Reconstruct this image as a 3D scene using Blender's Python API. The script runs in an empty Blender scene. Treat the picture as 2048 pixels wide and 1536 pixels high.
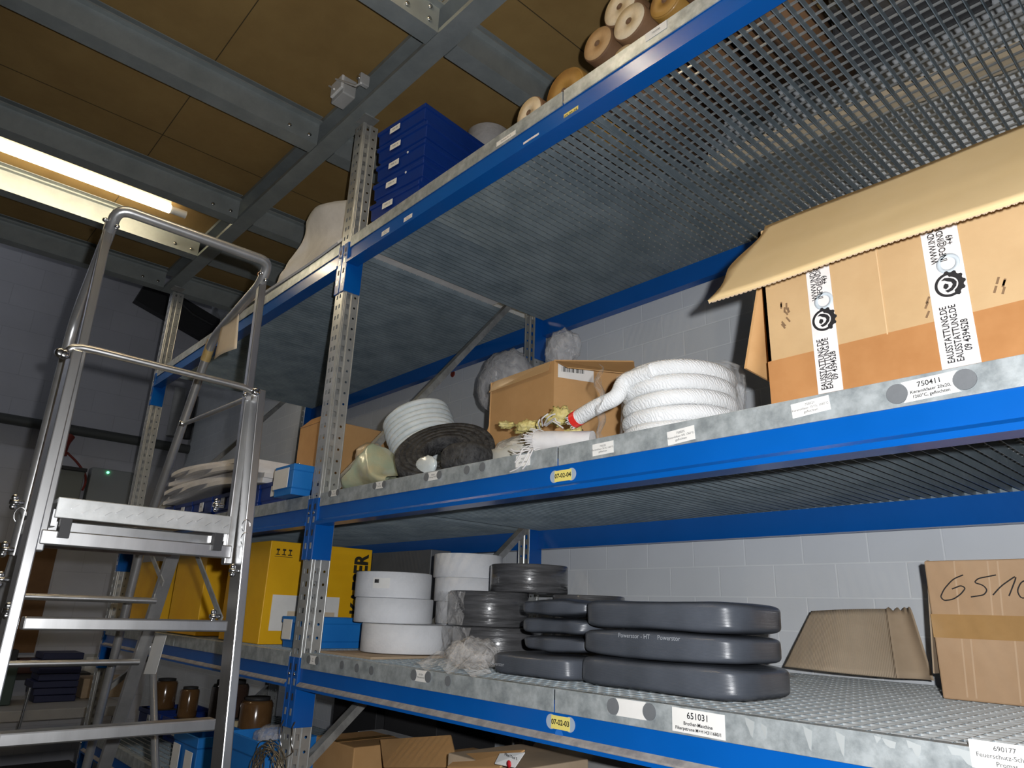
import bpy, math, random
from mathutils import Vector, Matrix
random.seed(7)
PI = math.pi
sc = bpy.context.scene
COL = sc.collection

# ------------------------------------------------------------------ camera
CAM = Vector((2.6671, -1.3556, -0.0045))
YAW, PITCH, ROLL, FPX = 0.8406, 0.313, 0.036, 1411.2
cyw, syw, cp, sp = math.cos(YAW), math.sin(YAW), math.cos(PITCH), math.sin(PITCH)
FWD = Vector((-syw * cp, cyw * cp, sp))
_r = Vector((cyw, syw, 0)); _u = _r.cross(FWD)
RT = _r * math.cos(ROLL) + _u * math.sin(ROLL)
UP = -_r * math.sin(ROLL) + _u * math.cos(ROLL)
cam = bpy.data.cameras.new('camera'); cam.sensor_width = 36; cam.lens = 36 * FPX / 2048
cam.clip_start = 0.02; cam.clip_end = 60
co = bpy.data.objects.new('camera', cam); COL.objects.link(co)
m = Matrix((RT, UP, -FWD)).transposed().to_4x4(); m.translation = CAM
co.matrix_world = m
sc.camera = co

# ------------------------------------------------------------------ light and exposure
sc.view_settings.view_transform = 'Standard'; sc.view_settings.look = 'None'
sc.view_settings.gamma = 1; sc.view_settings.use_curve_mapping = False
sc.view_settings.exposure = 0.0
w = bpy.data.worlds.new('world'); sc.world = w; w.use_nodes = True
w.node_tree.nodes['Background'].inputs[0].default_value = (0.75, 0.85, 1.0, 1)
w.node_tree.nodes['Background'].inputs[1].default_value = 0.055
fl = bpy.data.lights.new('camera_flash', 'SPOT'); fl.energy = 165; fl.color = (0.97, 0.98, 1.0)
fl.shadow_soft_size = 0.012; fl.spot_size = math.radians(115); fl.spot_blend = 0.6
fo = bpy.data.objects.new('camera_flash', fl); COL.objects.link(fo)
mf = m.copy(); mf.translation = CAM + RT * 0.07 + UP * 0.05 - FWD * 0.01
fo.matrix_world = mf

# ------------------------------------------------------------------ pixel of the photograph -> point on a real plane
def ray(px, py):
    return RT * ((px - 1024) / FPX) - UP * ((py - 768) / FPX) + FWD
def P(px, py, ax, val):
    d = ray(px, py); i = 'xyz'.index(ax)
    return CAM + d * ((val - CAM[i]) / d[i])
def cylfit(pl, pr, py, yc):
    a = ray(pl, py); b = ray(pr, py); a.z = b.z = 0
    a.normalize(); b.normalize(); mid = (a + b).normalized()
    dist = (yc - CAM.y) / mid.y
    R = dist * math.sin(a.angle(b) / 2)
    return CAM.x + mid.x * dist, yc, R, dist
def zat(px, py, dist):
    d = ray(px, py); return CAM.z + d.z / math.hypot(d.x, d.y) * dist

# ------------------------------------------------------------------ materials
MATS = {}
def nt(name):
    mt = bpy.data.materials.new(name); mt.use_nodes = True
    n = mt.node_tree.nodes; l = mt.node_tree.links
    return mt, n, l, n['Principled BSDF']
def mat(name, c, rough=.6, metal=0, c2=None, scale=6, bump=0, bscale=60, alpha=1, emit=None, spec=.5, detail=4, coat=0, stretch=None, lo=.35, hi=.65):
    if name in MATS: return MATS[name]
    mt, n, l, b = nt(name)
    b.inputs['Roughness'].default_value = rough; b.inputs['Metallic'].default_value = metal
    b.inputs['Specular IOR Level'].default_value = spec
    b.inputs['Coat Weight'].default_value = coat; b.inputs['Coat Roughness'].default_value = .12
    b.inputs['Base Color'].default_value = (*c, 1)
    tc = n.new('ShaderNodeTexCoord'); mp = n.new('ShaderNodeMapping'); l.new(tc.outputs['Object'], mp.inputs[0])
    if stretch: mp.inputs['Scale'].default_value = stretch
    if c2:
        t = n.new('ShaderNodeTexNoise'); t.inputs['Scale'].default_value = scale; t.inputs['Detail'].default_value = detail
        t.inputs['Roughness'].default_value = .65
        r = n.new('ShaderNodeValToRGB'); r.color_ramp.elements[0].position = lo; r.color_ramp.elements[1].position = hi
        r.color_ramp.elements[0].color = (*c, 1); r.color_ramp.elements[1].color = (*c2, 1)
        l.new(mp.outputs[0], t.inputs[0]); l.new(t.outputs[0], r.inputs[0]); l.new(r.outputs[0], b.inputs['Base Color'])
    if bump:
        t = n.new('ShaderNodeTexNoise'); t.inputs['Scale'].default_value = bscale; t.inputs['Detail'].default_value = 5
        bp = n.new('ShaderNodeBump'); bp.inputs['Strength'].default_value = bump; bp.inputs['Distance'].default_value = .01
        l.new(mp.outputs[0], t.inputs[0]); l.new(t.outputs[0], bp.inputs['Height']); l.new(bp.outputs[0], b.inputs['Normal'])
    if alpha < 1:
        b.inputs['Alpha'].default_value = alpha
    if emit:
        b.inputs['Emission Color'].default_value = (*emit[0], 1); b.inputs['Emission Strength'].default_value = emit[1]
    MATS[name] = mt; return mt
def bricks(name, c1, c2, mortar, bw, bh, off, plane, bump=.35):
    mt, n, l, b = nt(name); b.inputs['Roughness'].default_value = .75
    tc = n.new('ShaderNodeTexCoord'); sx = n.new('ShaderNodeSeparateXYZ'); cx = n.new('ShaderNodeCombineXYZ')
    l.new(tc.outputs['Object'], sx.inputs[0])
    l.new(sx.outputs['XYZ'.index(plane)], cx.inputs[0]); l.new(sx.outputs[2], cx.inputs[1])
    mp = n.new('ShaderNodeMapping'); mp.inputs['Location'].default_value = (off[0], off[1], 0); l.new(cx.outputs[0], mp.inputs[0])
    bt = n.new('ShaderNodeTexBrick'); l.new(mp.outputs[0], bt.inputs[0])
    bt.inputs['Scale'].default_value = 1; bt.inputs['Brick Width'].default_value = bw; bt.inputs['Row Height'].default_value = bh
    bt.inputs['Mortar Size'].default_value = .0035; bt.inputs['Mortar Smooth'].default_value = .5
    bt.inputs['Color1'].default_value = (*c1, 1); bt.inputs['Color2'].default_value = (*c2, 1); bt.inputs['Mortar'].default_value = (*mortar, 1)
    ns = n.new('ShaderNodeTexNoise'); ns.inputs['Scale'].default_value = 1.7; ns.inputs['Detail'].default_value = 6; l.new(tc.outputs['Object'], ns.inputs[0])
    rp = n.new('ShaderNodeValToRGB'); rp.color_ramp.elements[0].color = (.91, .91, .91, 1); rp.color_ramp.elements[1].color = (1, 1, 1, 1)
    rp.color_ramp.elements[0].position = .35; rp.color_ramp.elements[1].position = .6
    l.new(ns.outputs[0], rp.inputs[0])
    mx = n.new('ShaderNodeMixRGB'); mx.blend_type = 'MULTIPLY'; mx.inputs[0].default_value = 1
    l.new(bt.outputs[0], mx.inputs[1]); l.new(rp.outputs[0], mx.inputs[2]); l.new(mx.outputs[0], b.inputs['Base Color'])
    iv = n.new('ShaderNodeMath'); iv.operation = 'SUBTRACT'; iv.inputs[0].default_value = 1; l.new(bt.outputs['Fac'], iv.inputs[1])
    n2 = n.new('ShaderNodeTexNoise'); n2.inputs['Scale'].default_value = 45; n2.inputs['Detail'].default_value = 4; l.new(tc.outputs['Object'], n2.inputs[0])
    ad = n.new('ShaderNodeMath'); ad.operation = 'MULTIPLY_ADD'; ad.inputs[1].default_value = .35
    l.new(n2.outputs[0], ad.inputs[0]); l.new(iv.outputs[0], ad.inputs[2])
    bp = n.new('ShaderNodeBump'); bp.inputs['Strength'].default_value = bump; bp.inputs['Distance'].default_value = .004
    l.new(ad.outputs[0], bp.inputs['Height']); l.new(bp.outputs[0], b.inputs['Normal'])
    return mt
def film(name, tint=(.95, .95, .95), dens=.25, rough=.18, bump=.6, scale=25):
    if name in MATS: return MATS[name]
    mt, n, l, b = nt(name)
    b.inputs['Base Color'].default_value = (*tint, 1); b.inputs['Roughness'].default_value = rough; b.inputs['Specular IOR Level'].default_value = .9
    tr = n.new('ShaderNodeBsdfTransparent'); mx = n.new('ShaderNodeMixShader')
    tc = n.new('ShaderNodeTexCoord'); t = n.new('ShaderNodeTexNoise'); t.inputs['Scale'].default_value = scale; t.inputs['Detail'].default_value = 5
    t.inputs['Distortion'].default_value = 1.2
    l.new(tc.outputs['Object'], t.inputs[0])
    mr = n.new('ShaderNodeMapRange'); mr.inputs['From Min'].default_value = .35; mr.inputs['From Max'].default_value = .75
    mr.inputs['To Min'].default_value = dens * .6; mr.inputs['To Max'].default_value = min(1, dens * 2)
    l.new(t.outputs[0], mr.inputs[0]); l.new(mr.outputs[0], mx.inputs[0])
    bp = n.new('ShaderNodeBump'); bp.inputs['Strength'].default_value = bump; bp.inputs['Distance'].default_value = .02
    l.new(t.outputs[0], bp.inputs['Height']); l.new(bp.outputs[0], b.inputs['Normal'])
    out = n['Material Output']
    l.new(tr.outputs[0], mx.inputs[1]); l.new(b.outputs[0], mx.inputs[2]); l.new(mx.outputs[0], out.inputs[0])
    MATS[name] = mt; return mt
def ribbed(name, c, c2, rough, freq, axis='Z', strength=.5, dist=.004, kind='SIN', metal=0, distort=0):
    if name in MATS: return MATS[name]
    mt, n, l, b = nt(name); b.inputs['Roughness'].default_value = rough; b.inputs['Metallic'].default_value = metal
    tc = n.new('ShaderNodeTexCoord'); wv = n.new('ShaderNodeTexWave'); wv.bands_direction = axis; wv.wave_profile = kind
    wv.inputs['Scale'].default_value = freq; wv.inputs['Distortion'].default_value = distort; l.new(tc.outputs['Object'], wv.inputs[0])
    t = n.new('ShaderNodeTexNoise'); t.inputs['Scale'].default_value = 9; t.inputs['Detail'].default_value = 5; l.new(tc.outputs['Object'], t.inputs[0])
    r = n.new('ShaderNodeValToRGB'); r.color_ramp.elements[0].position = .35; r.color_ramp.elements[1].position = .7
    r.color_ramp.elements[0].color = (*c, 1); r.color_ramp.elements[1].color = (*c2, 1)
    l.new(t.outputs[0], r.inputs[0]); l.new(r.outputs[0], b.inputs['Base Color'])
    bp = n.new('ShaderNodeBump'); bp.inputs['Strength'].default_value = strength; bp.inputs['Distance'].default_value = dist
    l.new(wv.outputs[0], bp.inputs['Height']); l.new(bp.outputs[0], b.inputs['Normal'])
    MATS[name] = mt; return mt

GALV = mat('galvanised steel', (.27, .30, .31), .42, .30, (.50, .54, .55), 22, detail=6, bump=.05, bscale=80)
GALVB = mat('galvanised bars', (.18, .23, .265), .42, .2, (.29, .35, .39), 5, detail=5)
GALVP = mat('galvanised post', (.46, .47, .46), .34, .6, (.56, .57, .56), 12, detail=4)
BRACE = mat('galvanised brace', (.30, .30, .29), .5, .5, (.45, .45, .43), 20)
BLUE = mat('blue paint', (.001, .090, .38), .24, 0, (.002, .100, .42), 3, spec=.5)
BLUED = mat('dark blue plastic', (.003, .026, .18), .38, 0, (.004, .034, .22), 5)
BLUEL = mat('light blue plastic', (.01, .17, .55), .42, 0, (.015, .20, .60), 5)
DUST = mat('dust', (.20, .19, .19), .9, 0, (.34, .32, .30), 30)
ALU = mat('aluminium', (.58, .58, .58), .33, .97, (.70, .70, .70), 14, detail=5, stretch=(1, 1, .2))
ALUT = mat('aluminium tube', (.42, .42, .42), .3, .75, (.54, .54, .54), 10)
CHROME = mat('zinc bolt', (.8, .8, .8), .2, 1)
CARD = mat('cardboard', (.50, .28, .11), .75, 0, (.57, .33, .14), 5, detail=6, bump=.04, bscale=25)
CARDL = mat('cardboard inner', (.58, .42, .21), .75, 0, (.62, .46, .245), 4, bump=.04, bscale=14)
CARDD = mat('cardboard dull', (.40, .30, .20), .85, 0, (.46, .35, .24), 6)
CARDO = mat('brown packing tape', (.41, .19, .07), .25, 0, (.47, .23, .09), 9, coat=.4, bump=.12, bscale=12)
CARDB = mat('big carton board', (.46, .30, .145), .7, 0, (.53, .36, .185), 4, detail=7, bump=.05, bscale=18)
TAPE = mat('tan packing tape', (.42, .24, .09), .25, 0, (.48, .28, .11), 9, coat=.5)
WTAPE = mat('white tape', (.72, .68, .66), .35, 0, (.80, .77, .75), 20, bump=.1, bscale=15)
INK = mat('black ink', (.012, .012, .014), .6)
YELLOWP = mat('yellow label', (.80, .68, .18), .6)
PAPER = mat('white paper', (.78, .77, .74), .6, 0, (.84, .83, .80), 10)
TANPAPER = mat('tan paper', (.62, .50, .35), .7, 0, (.68, .56, .41), 8)
YBOX = mat('yellow carton', (.80, .42, .0), .5, 0, (.86, .48, .004), 4)
WFELT = mat('white felt', (.66, .64, .63), .95, 0, (.74, .72, .71), 12, bump=.2, bscale=40)
WROLL = mat('white roll', (.66, .67, .69), .8, 0, (.76, .77, .79), 9, bump=.15, bscale=120)
DFAB = ribbed('dark grey hose fabric', (.055, .062, .075), (.085, .095, .115), .30, 120, 'Z', .15, .002)
DROLL = mat('dark filter roll', (.055, .055, .057), .30, 0, (.11, .11, .115), 12, coat=.6, bump=.55, bscale=14, stretch=(.5, .5, 5))
BLACKR = mat('black braided packing', (.018, .018, .02), .75, 0, (.07, .07, .07), 35, bump=.8, bscale=90)
ROPE = ribbed('white braided rope', (.72, .73, .73), (.84, .85, .85), .9, 55, 'DIAGONAL', .35, .004, 'SIN', 0, 9)
ROPEW = mat('white glass tape', (.62, .68, .70), .6, 0, (.75, .80, .81), 14, bump=.3, bscale=60)
YFIB = mat('yellow fibre', (.60, .50, .16), .9, 0, (.72, .62, .28), 25, bump=.5)
GREENF = mat('pale green wrapped fibre', (.42, .50, .36), .4, 0, (.52, .48, .30), 4, coat=.7, bump=1.0, bscale=9, lo=.45, hi=.62)
FILM = film('clear film', dens=.22)
FILMD = film('crumpled film', (.80, .78, .76), .26, .12, .9, 22)
JOIST = mat('galvanised joist', (.27, .30, .30), .5, .3, (.33, .36, .36), 8)
JOISTD = mat('joist inner', (.12, .13, .13), .6, .3, (.16, .17, .17), 8)
CHIP = mat('chipboard ceiling', (.25, .155, .050), .9, 0, (.31, .20, .068), 3, detail=9)
LAMPW = mat('lamp tube', (1, 1, 1), .5, emit=((1.0, .84, .58), 38))
LAMPC = mat('added wall light', (1, 1, 1), .5, emit=((.85, .90, 1.0), 60))  # glow of the added lamp beyond the left edge
LAMPB = mat('lamp end cap', (.75, .74, .72), .5)
DARK = mat('dark metal', (.03, .03, .032), .6)
BROWN = mat('brown board', (.16, .075, .025), .7, 0, (.20, .10, .035), 4)
GREYP = mat('grey plastic', (.42, .42, .41), .6, 0, (.5, .5, .49), 6)
BLOTCH = mat('galvanised blotch', (.50, .53, .53), .5, .3)

# ------------------------------------------------------------------ mesh helpers
class MB:
    def __init__(s): s.v = []; s.f = []; s.smooth = set()
    def add(s, vs, fs, smooth=False):
        o = len(s.v); s.v += [tuple(a) for a in vs]
        for f in fs:
            if smooth: s.smooth.add(len(s.f))
            s.f.append(tuple(o + i for i in f))
        return s
    def box(s, x0, x1, y0, y1, z0, z1):
        return s.hexa([(x0, y0, z0), (x1, y0, z0), (x1, y1, z0), (x0, y1, z0), (x0, y0, z1), (x1, y0, z1), (x1, y1, z1), (x0, y1, z1)])
    def hexa(s, p):
        return s.add(p, [(0, 3, 2, 1), (4, 5, 6, 7), (0, 1, 5, 4), (1, 2, 6, 5), (2, 3, 7, 6), (3, 0, 4, 7)])
    def bar(s, a, b, w, h, up=(0, 0, 1)):
        a, b = Vector(a), Vector(b); d = (b - a).normalized(); u = Vector(up)
        sx = d.cross(u).normalized(); u = sx.cross(d).normalized(); sx *= w / 2; u *= h / 2
        return s.hexa([a - sx - u, a + sx - u, b + sx - u, b - sx - u, a - sx + u, a + sx + u, b + sx + u, b - sx + u])
    def prism(s, poly, axis, a, b):
        n = len(poly)
        def pt(q, t):
            if axis == 'x': return (t, q[0], q[1])
            if axis == 'y': return (q[0], t, q[1])
            return (q[0], q[1], t)
        vs = [pt(q, a) for q in poly] + [pt(q, b) for q in poly]
        return s.add(vs, [tuple(range(n)), tuple(range(2 * n - 1, n - 1, -1))] + [(i, n + i, n + (i + 1) % n, (i + 1) % n) for i in range(n)])
    def tube(s, pts, r, seg=12, cap=True, closed=False, flat=1):
        pts = [Vector(p) for p in pts]; n = len(pts); rs = r if isinstance(r, (list, tuple)) else [r] * n
        vs = []; prev = None
        for i, p in enumerate(pts):
            a = pts[(i - 1) % n] if (closed or i > 0) else p; b = pts[(i + 1) % n] if (closed or i < n - 1) else p
            d = (b - a).normalized()
            if prev is None:
                u = Vector((0, 0, 1)) if abs(d.z) < .9 else Vector((1, 0, 0))
                u = (u - d * u.dot(d)).normalized()
            else: u = (prev - d * prev.dot(d)).normalized()
            prev = u; v = d.cross(u)
            for k in range(seg):
                t = 2 * PI * k / seg; vs.append(p + (u * math.cos(t) + v * math.sin(t) * flat) * rs[i])
        fs = []
        for i in range(n if closed else n - 1):
            j = (i + 1) % n
            for k in range(seg):
                k2 = (k + 1) % seg; fs.append((i * seg + k, i * seg + k2, j * seg + k2, j * seg + k))
        s.add(vs, fs, True)
        if cap and not closed:
            s.add(vs[:seg], [tuple(range(seg - 1, -1, -1))]); s.add(vs[-seg:], [tuple(range(seg))])
        return s
    def lathe(s, c, axis, prof, seg=40, closed=True, wob=0, sm=True):
        c = Vector(c); ax = Vector(axis).normalized(); u = Vector((1, 0, 0)) if abs(ax.x) < .8 else Vector((0, 1, 0))
        u = (u - ax * u.dot(ax)).normalized(); v = ax.cross(u); n = len(prof); vs = []
        for k in range(seg):
            t = 2 * PI * k / seg; q = 1 + wob * (math.sin(3 * t + 1) + .5 * math.sin(5 * t))
            for (r, h) in prof: vs.append(c + (u * math.cos(t) + v * math.sin(t)) * r * q + ax * h)
        fs = []
        for k in range(seg):
            k2 = (k + 1) % seg
            for i in range(n if closed else n - 1):
                j = (i + 1) % n; fs.append((k * n + i, k2 * n + i, k2 * n + j, k * n + j))
        return s.add(vs, fs, sm)
    def grid(s, fn, nu, nv, th=0, smooth=True):
        vs = [Vector(fn(i / nu, j / nv)) for i in range(nu + 1) for j in range(nv + 1)]
        fs = [(i * (nv + 1) + j, (i + 1) * (nv + 1) + j, (i + 1) * (nv + 1) + j + 1, i * (nv + 1) + j + 1) for i in range(nu) for j in range(nv)]
        if not th: return s.add(vs, fs, smooth)
        N = [Vector() for _ in vs]
        for f in fs:
            nn = (vs[f[1]] - vs[f[0]]).cross(vs[f[3]] - vs[f[0]])
            for i in f: N[i] += nn
        back = [v - (nn.normalized() * th if nn.length > 0 else Vector()) for v, nn in zip(vs, N)]
        o = len(vs); fb = [tuple(o + i for i in reversed(f)) for f in fs]
        rim = [i * (nv + 1) for i in range(nu)] + [nu * (nv + 1) + j for j in range(nv)] + [(nu - i) * (nv + 1) + nv for i in range(nu)] + [nv - j for j in range(nv)]
        fr = [(rim[k], o + rim[k], o + rim[(k + 1) % len(rim)], rim[(k + 1) % len(rim)]) for k in range(len(rim))]
        return s.add(vs + back, fs + fb, smooth).add([], []) if False else s._two(vs + back, fs + fb, fr, smooth)
    def _two(s, vs, fs, fr, smooth):
        o = len(s.v); s.v += [tuple(a) for a in vs]
        for f in fs:
            if smooth: s.smooth.add(len(s.f))
            s.f.append(tuple(o + i for i in f))
        for f in fr: s.f.append(tuple(o + i for i in f))
        return s
    def build(s, name, mt, parent=None, bev=0, origin=None, subd=0):
        xs, ys, zs = zip(*s.v)
        og = Vector(origin) if origin else Vector(((min(xs) + max(xs)) / 2, (min(ys) + max(ys)) / 2, min(zs)))
        me = bpy.data.meshes.new(name); me.from_pydata([tuple(Vector(v) - og) for v in s.v], [], s.f); me.update()
        if s.smooth:
            fl_ = [False] * len(s.f)
            for i in s.smooth: fl_[i] = True
            me.polygons.foreach_set('use_smooth', fl_)
        import bmesh
        bm = bmesh.new(); bm.from_mesh(me); bmesh.ops.recalc_face_normals(bm, faces=bm.faces); bm.to_mesh(me); bm.free()
        me.materials.append(mt)
        o = bpy.data.objects.new(name, me); COL.objects.link(o)
        wp = Vector()
        p = parent
        while p: wp += p.location; p = p.parent
        o.location = og - wp
        if parent: o.parent = parent
        if bev:
            b = o.modifiers.new('bevel', 'BEVEL'); b.width = bev; b.segments = 2; b.limit_method = 'ANGLE'
        if subd:
            b = o.modifiers.new('subd', 'SUBSURF'); b.levels = subd; b.render_levels = subd
        return o
def tag(o, label, cat, group=None, kind=None):
    if label: o['label'] = label
    if cat: o['category'] = cat
    if group: o['group'] = group
    if kind: o['kind'] = kind
    return o
def thing(name, label, cat, loc, group=None):
    o = bpy.data.objects.new(name, None); COL.objects.link(o); o.location = loc; o.empty_display_size = .05
    return tag(o, label, cat, group)
def struct(name, mb, mt):
    o = mb.build(name, mt); o['kind'] = 'structure'; return o
def dup(root, delta, label=None):
    r = root.copy(); COL.objects.link(r); r.location = root.location + Vector(delta)
    if label: r['label'] = label
    def kids(a, b):
        for ch in list(a.children):
            c = ch.copy(); COL.objects.link(c); c.parent = b; kids(ch, c)
    kids(root, r)
    return r
def wpos(o):
    wp = Vector(); p = o
    while p: wp += p.location; p = p.parent
    return wp
def text_mesh(name, body, size, parent, origin, ux, uz, mt, align='CENTER', bold=0, sx=1):
    """lettering lying in the plane spanned by ux (reading direction) and uz (up)"""
    cu = bpy.data.curves.new(name, 'FONT'); cu.body = body; cu.size = size; cu.align_x = align; cu.align_y = 'CENTER'
    cu.offset = bold; cu.resolution_u = 3; cu.space_line = .95
    t = bpy.data.objects.new('tmp', cu); COL.objects.link(t)
    me = bpy.data.meshes.new_from_object(t)
    bpy.data.objects.remove(t)
    ux = Vector(ux).normalized(); uz = Vector(uz).normalized(); nn = ux.cross(uz)
    for v in me.vertices: v.co = ux * v.co.x * sx + uz * v.co.y + nn * v.co.z
    me.materials.clear(); me.materials.append(mt)
    o = bpy.data.objects.new(name, me); COL.objects.link(o); o.parent = parent; o.location = Vector(origin) - wpos(parent)
    return o
FR = (1, 0, 0); ZU = (0, 0, 1)

def perf(mb, origin, du, dz, ncol, colw, pitch, nrow, hw, hh, edge0=0, edge1=0, rnd=False, off=0):
    """perforated sheet: columns of holes; origin lower corner, du horizontal unit, z up"""
    O = Vector(origin); U = Vector(du); Z = Vector((0, 0, 1))
    W = edge0 + ncol * colw + edge1
    def q(a, b, c, d): mb.add([O + U * p[0] + Z * p[1] for p in (a, b, c, d)], [(0, 1, 2, 3)])
    H = nrow * pitch
    if edge0: q((0, 0), (edge0, 0), (edge0, H), (0, H))
    if edge1: q((W - edge1, 0), (W, 0), (W, H), (W - edge1, H))
    for c in range(ncol):
        for r in range(nrow):
            x0 = edge0 + c * colw; z0 = r * pitch; cx = x0 + colw / 2; cz = z0 + pitch / 2
            out = [(x0, z0), (cx, z0), (x0 + colw, z0), (x0 + colw, cz), (x0 + colw, z0 + pitch), (cx, z0 + pitch), (x0, z0 + pitch), (x0, cz)]
            if rnd: inn = [(cx + hw * math.cos(t), cz + hw * math.sin(t)) for t in [PI * 1.25 + k * PI / 4 for k in range(8)]]
            else: inn = [(cx - hw, cz - hh), (cx, cz - hh), (cx + hw, cz - hh), (cx + hw, cz), (cx + hw, cz + hh), (cx, cz + hh), (cx - hw, cz + hh), (cx - hw, cz)]
            pts = out + inn
            mb.add([O + U * p[0] + Z * p[1] for p in pts], [(k, (k + 1) % 8, 8 + (k + 1) % 8, 8 + k) for k in range(8)])

# ------------------------------------------------------------------ the room
FLOOR = -1.75
GZ = {5: 1.612, 4: .432, 3: -.179, 2: -.80}     # tops of the gratings
BZ = {5: 1.558, 4: .384, 3: -.226, 2: -.85}     # upper edge of the visible blue face
WALL = bricks('painted block wall', (.70, .73, .76), (.74, .77, .80), (.84, .87, .89), .247, .123, (-.054, .007), 'X')
WALLE = bricks('painted end wall', (.58, .585, .635), (.61, .615, .665), (.49, .495, .54), .5, .25, (0, 0), 'Y', .2)
struct('wall_back', MB().box(-6.3, 4.2, 1.37, 1.55, FLOOR, 5.0), WALL)
struct('wall_left', MB().box(-6.5, -6.3, -5.0, 1.55, FLOOR, 5.0), WALLE)
WDK = mat('dark workshop wall', (.10, .10, .10), .9, 0, (.13, .13, .13), 2)
struct('wall_right', MB().box(4.2, 4.4, -5.0, 1.55, FLOOR, 5.0), WDK)
struct('wall_front', MB().box(-6.5, 4.4, -5.2, -5.0, FLOOR, 5.0), WDK)
struct('floor', MB().box(-6.5, 4.4, -5.2, 1.55, FLOOR - .1, FLOOR), mat('concrete floor', (.09, .09, .088), .8, 0, (.13, .13, .125), 2))
struct('ceiling', MB().box(-3.0, 4.2, -5.0, 1.30, 2.46, 2.50), CHIP)
struct('ceiling_roof', MB().box(-6.5, 4.4, -5.2, 1.55, 5.0, 5.1), mat('dark roof', (.05, .05, .05), .9)) 

# chipboard joints: thin battens of the board edge are only hairlines in the photo
jm = MB()
for x in (-1.15, .9): jm.box(x, x + .004, -4.9, 1.3, 2.4585, 2.46)
for y in (-2.4, -.62): jm.box(-3.0, 4.2, y, y + .004, 2.4585, 2.46)
struct('trim_1', jm, mat('board joint', (.06, .04, .015), .9))

# main beam: C channel open to the aisle
def channel_x(name, y0, z0, z1, x0, x1, label):
    t = thing(name, label, 'beam', ((x0 + x1) / 2, y0, z0))
    b = MB().prism([(y0, z0), (y0 + .095, z0), (y0 + .095, z1), (y0, z1), (y0, z1 - .025), (y0 + .004, z1 - .025), (y0 + .004, z1 - .006), (y0 + .088, z1 - .006), (y0 + .088, z0 + .006), (y0 + .004, z0 + .006), (y0 + .004, z0 + .022), (y0, z0 + .022)], 'x', x0, x1)
    b.build('channel', JOIST, t); return t
mbm = channel_x('ceiling_beam', -.045, 2.30, 2.455, -2.97, 4.2, 'grey steel channel beam running above the front posts of the rack')
channel_x('ceiling_beam', 1.15, 2.30, 2.455, -2.97, 4.2, 'grey steel channel beam above the rear posts by the block wall')
JX = [3.4, 2.55, 1.68, .66, -.40, -1.45, -2.15, -2.88]
JL = {.66: 'grey ceiling joist whose end is brightly lit, at the upper edge above the blue bins', -.40: 'grey ceiling joist meeting the channel beam beside the white junction box',
      -1.45: 'grey ceiling joist between the junction box and the glowing tube lamp', -2.15: 'ceiling joist lit warm white right behind the tube lamp', -2.88: 'dark grey ceiling joist beyond the tube lamp towards the end wall'}
def joist(x, y0, y1, label, group=None):
    t = thing('ceiling_joist', label, 'joist', (x, (y0 + y1) / 2, 2.30))
    MB().prism([(x, 2.30), (x, 2.425), (x + .03, 2.425), (x + .03, 2.433), (x - .01, 2.433), (x - .01, 2.455), (x + .03, 2.455), (x + .03, 2.459), (x - .09, 2.459), (x - .09, 2.30)], 'y', y0, y1).build('joist_profile', JOIST, t)
    if y1 < 0:
        for yy in (y1 - .05, y1 - .16):
            for zz in (2.335,) if x != .66 else (2.335, 2.40):
                MB().lathe((x, yy, zz), (1, 0, 0), [(0, 0), (.011, 0), (.011, .009), (0, .009)], 6, False).build('bolt', CHROME, t)
    return t
for x in JX:
    jo = joist(x, -4.99, -.048, JL.get(x, 'grey ceiling joist over the aisle right of the brightly lit joist'))
    if x not in JL: jo['group'] = 'ceiling joists right of the picture'
    if x in (.66, -.40, -1.45, -2.15, -2.88):
        nm = {.66: 'between the tape rolls and the blue bins', -.40: 'just behind the perforated post top', -1.45: 'behind the folded white sheet on top of the rack', -2.15: 'behind the ladder handrail, over the far left bay', -2.88: 'next to the far post top'}[x]
        joist(x, .055, 1.145, 'short ceiling joist above the rack, ' + nm)

# junction box with cable on the beam
jb = thing('junction_box', 'small light grey junction box with looped cable on the channel beam', 'junction box', (-.02, -.1, 2.40))
c = P(688, 186, 'y', -.085)
MB().box(c.x - .06, c.x + .06, -.12, -.05, c.z - .05, c.z + .05).build('housing', GREYP, jb, .006)
MB().box(c.x - .045, c.x + .065, -.135, -.12, c.z - .03, c.z + .045).build('lid', PAPER, jb, .004)
pts = [P(a, b, 'y', -.14) for a, b in [(668, 178), (656, 170), (653, 160), (664, 155), (684, 162), (712, 172), (722, 166)]]
MB().tube(pts, .005, 8).build('cable', PAPER, jb)
cl = thing('beam_clamp', 'small steel clamp on the channel beam right of the junction box', 'clamp', P(726, 160, 'y', -.06))
c = P(726, 160, 'y', -.07); MB().box(c.x - .012, c.x + .012, -.09, -.04, c.z - .03, c.z + .03).build('jaw', GREYP, cl, .003)
MB().lathe((c.x, -.1, c.z), (0, 1, 0), [(0, 0), (.01, 0), (.01, .02), (0, .02)], 8, False).build('screw', CHROME, cl)

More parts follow.
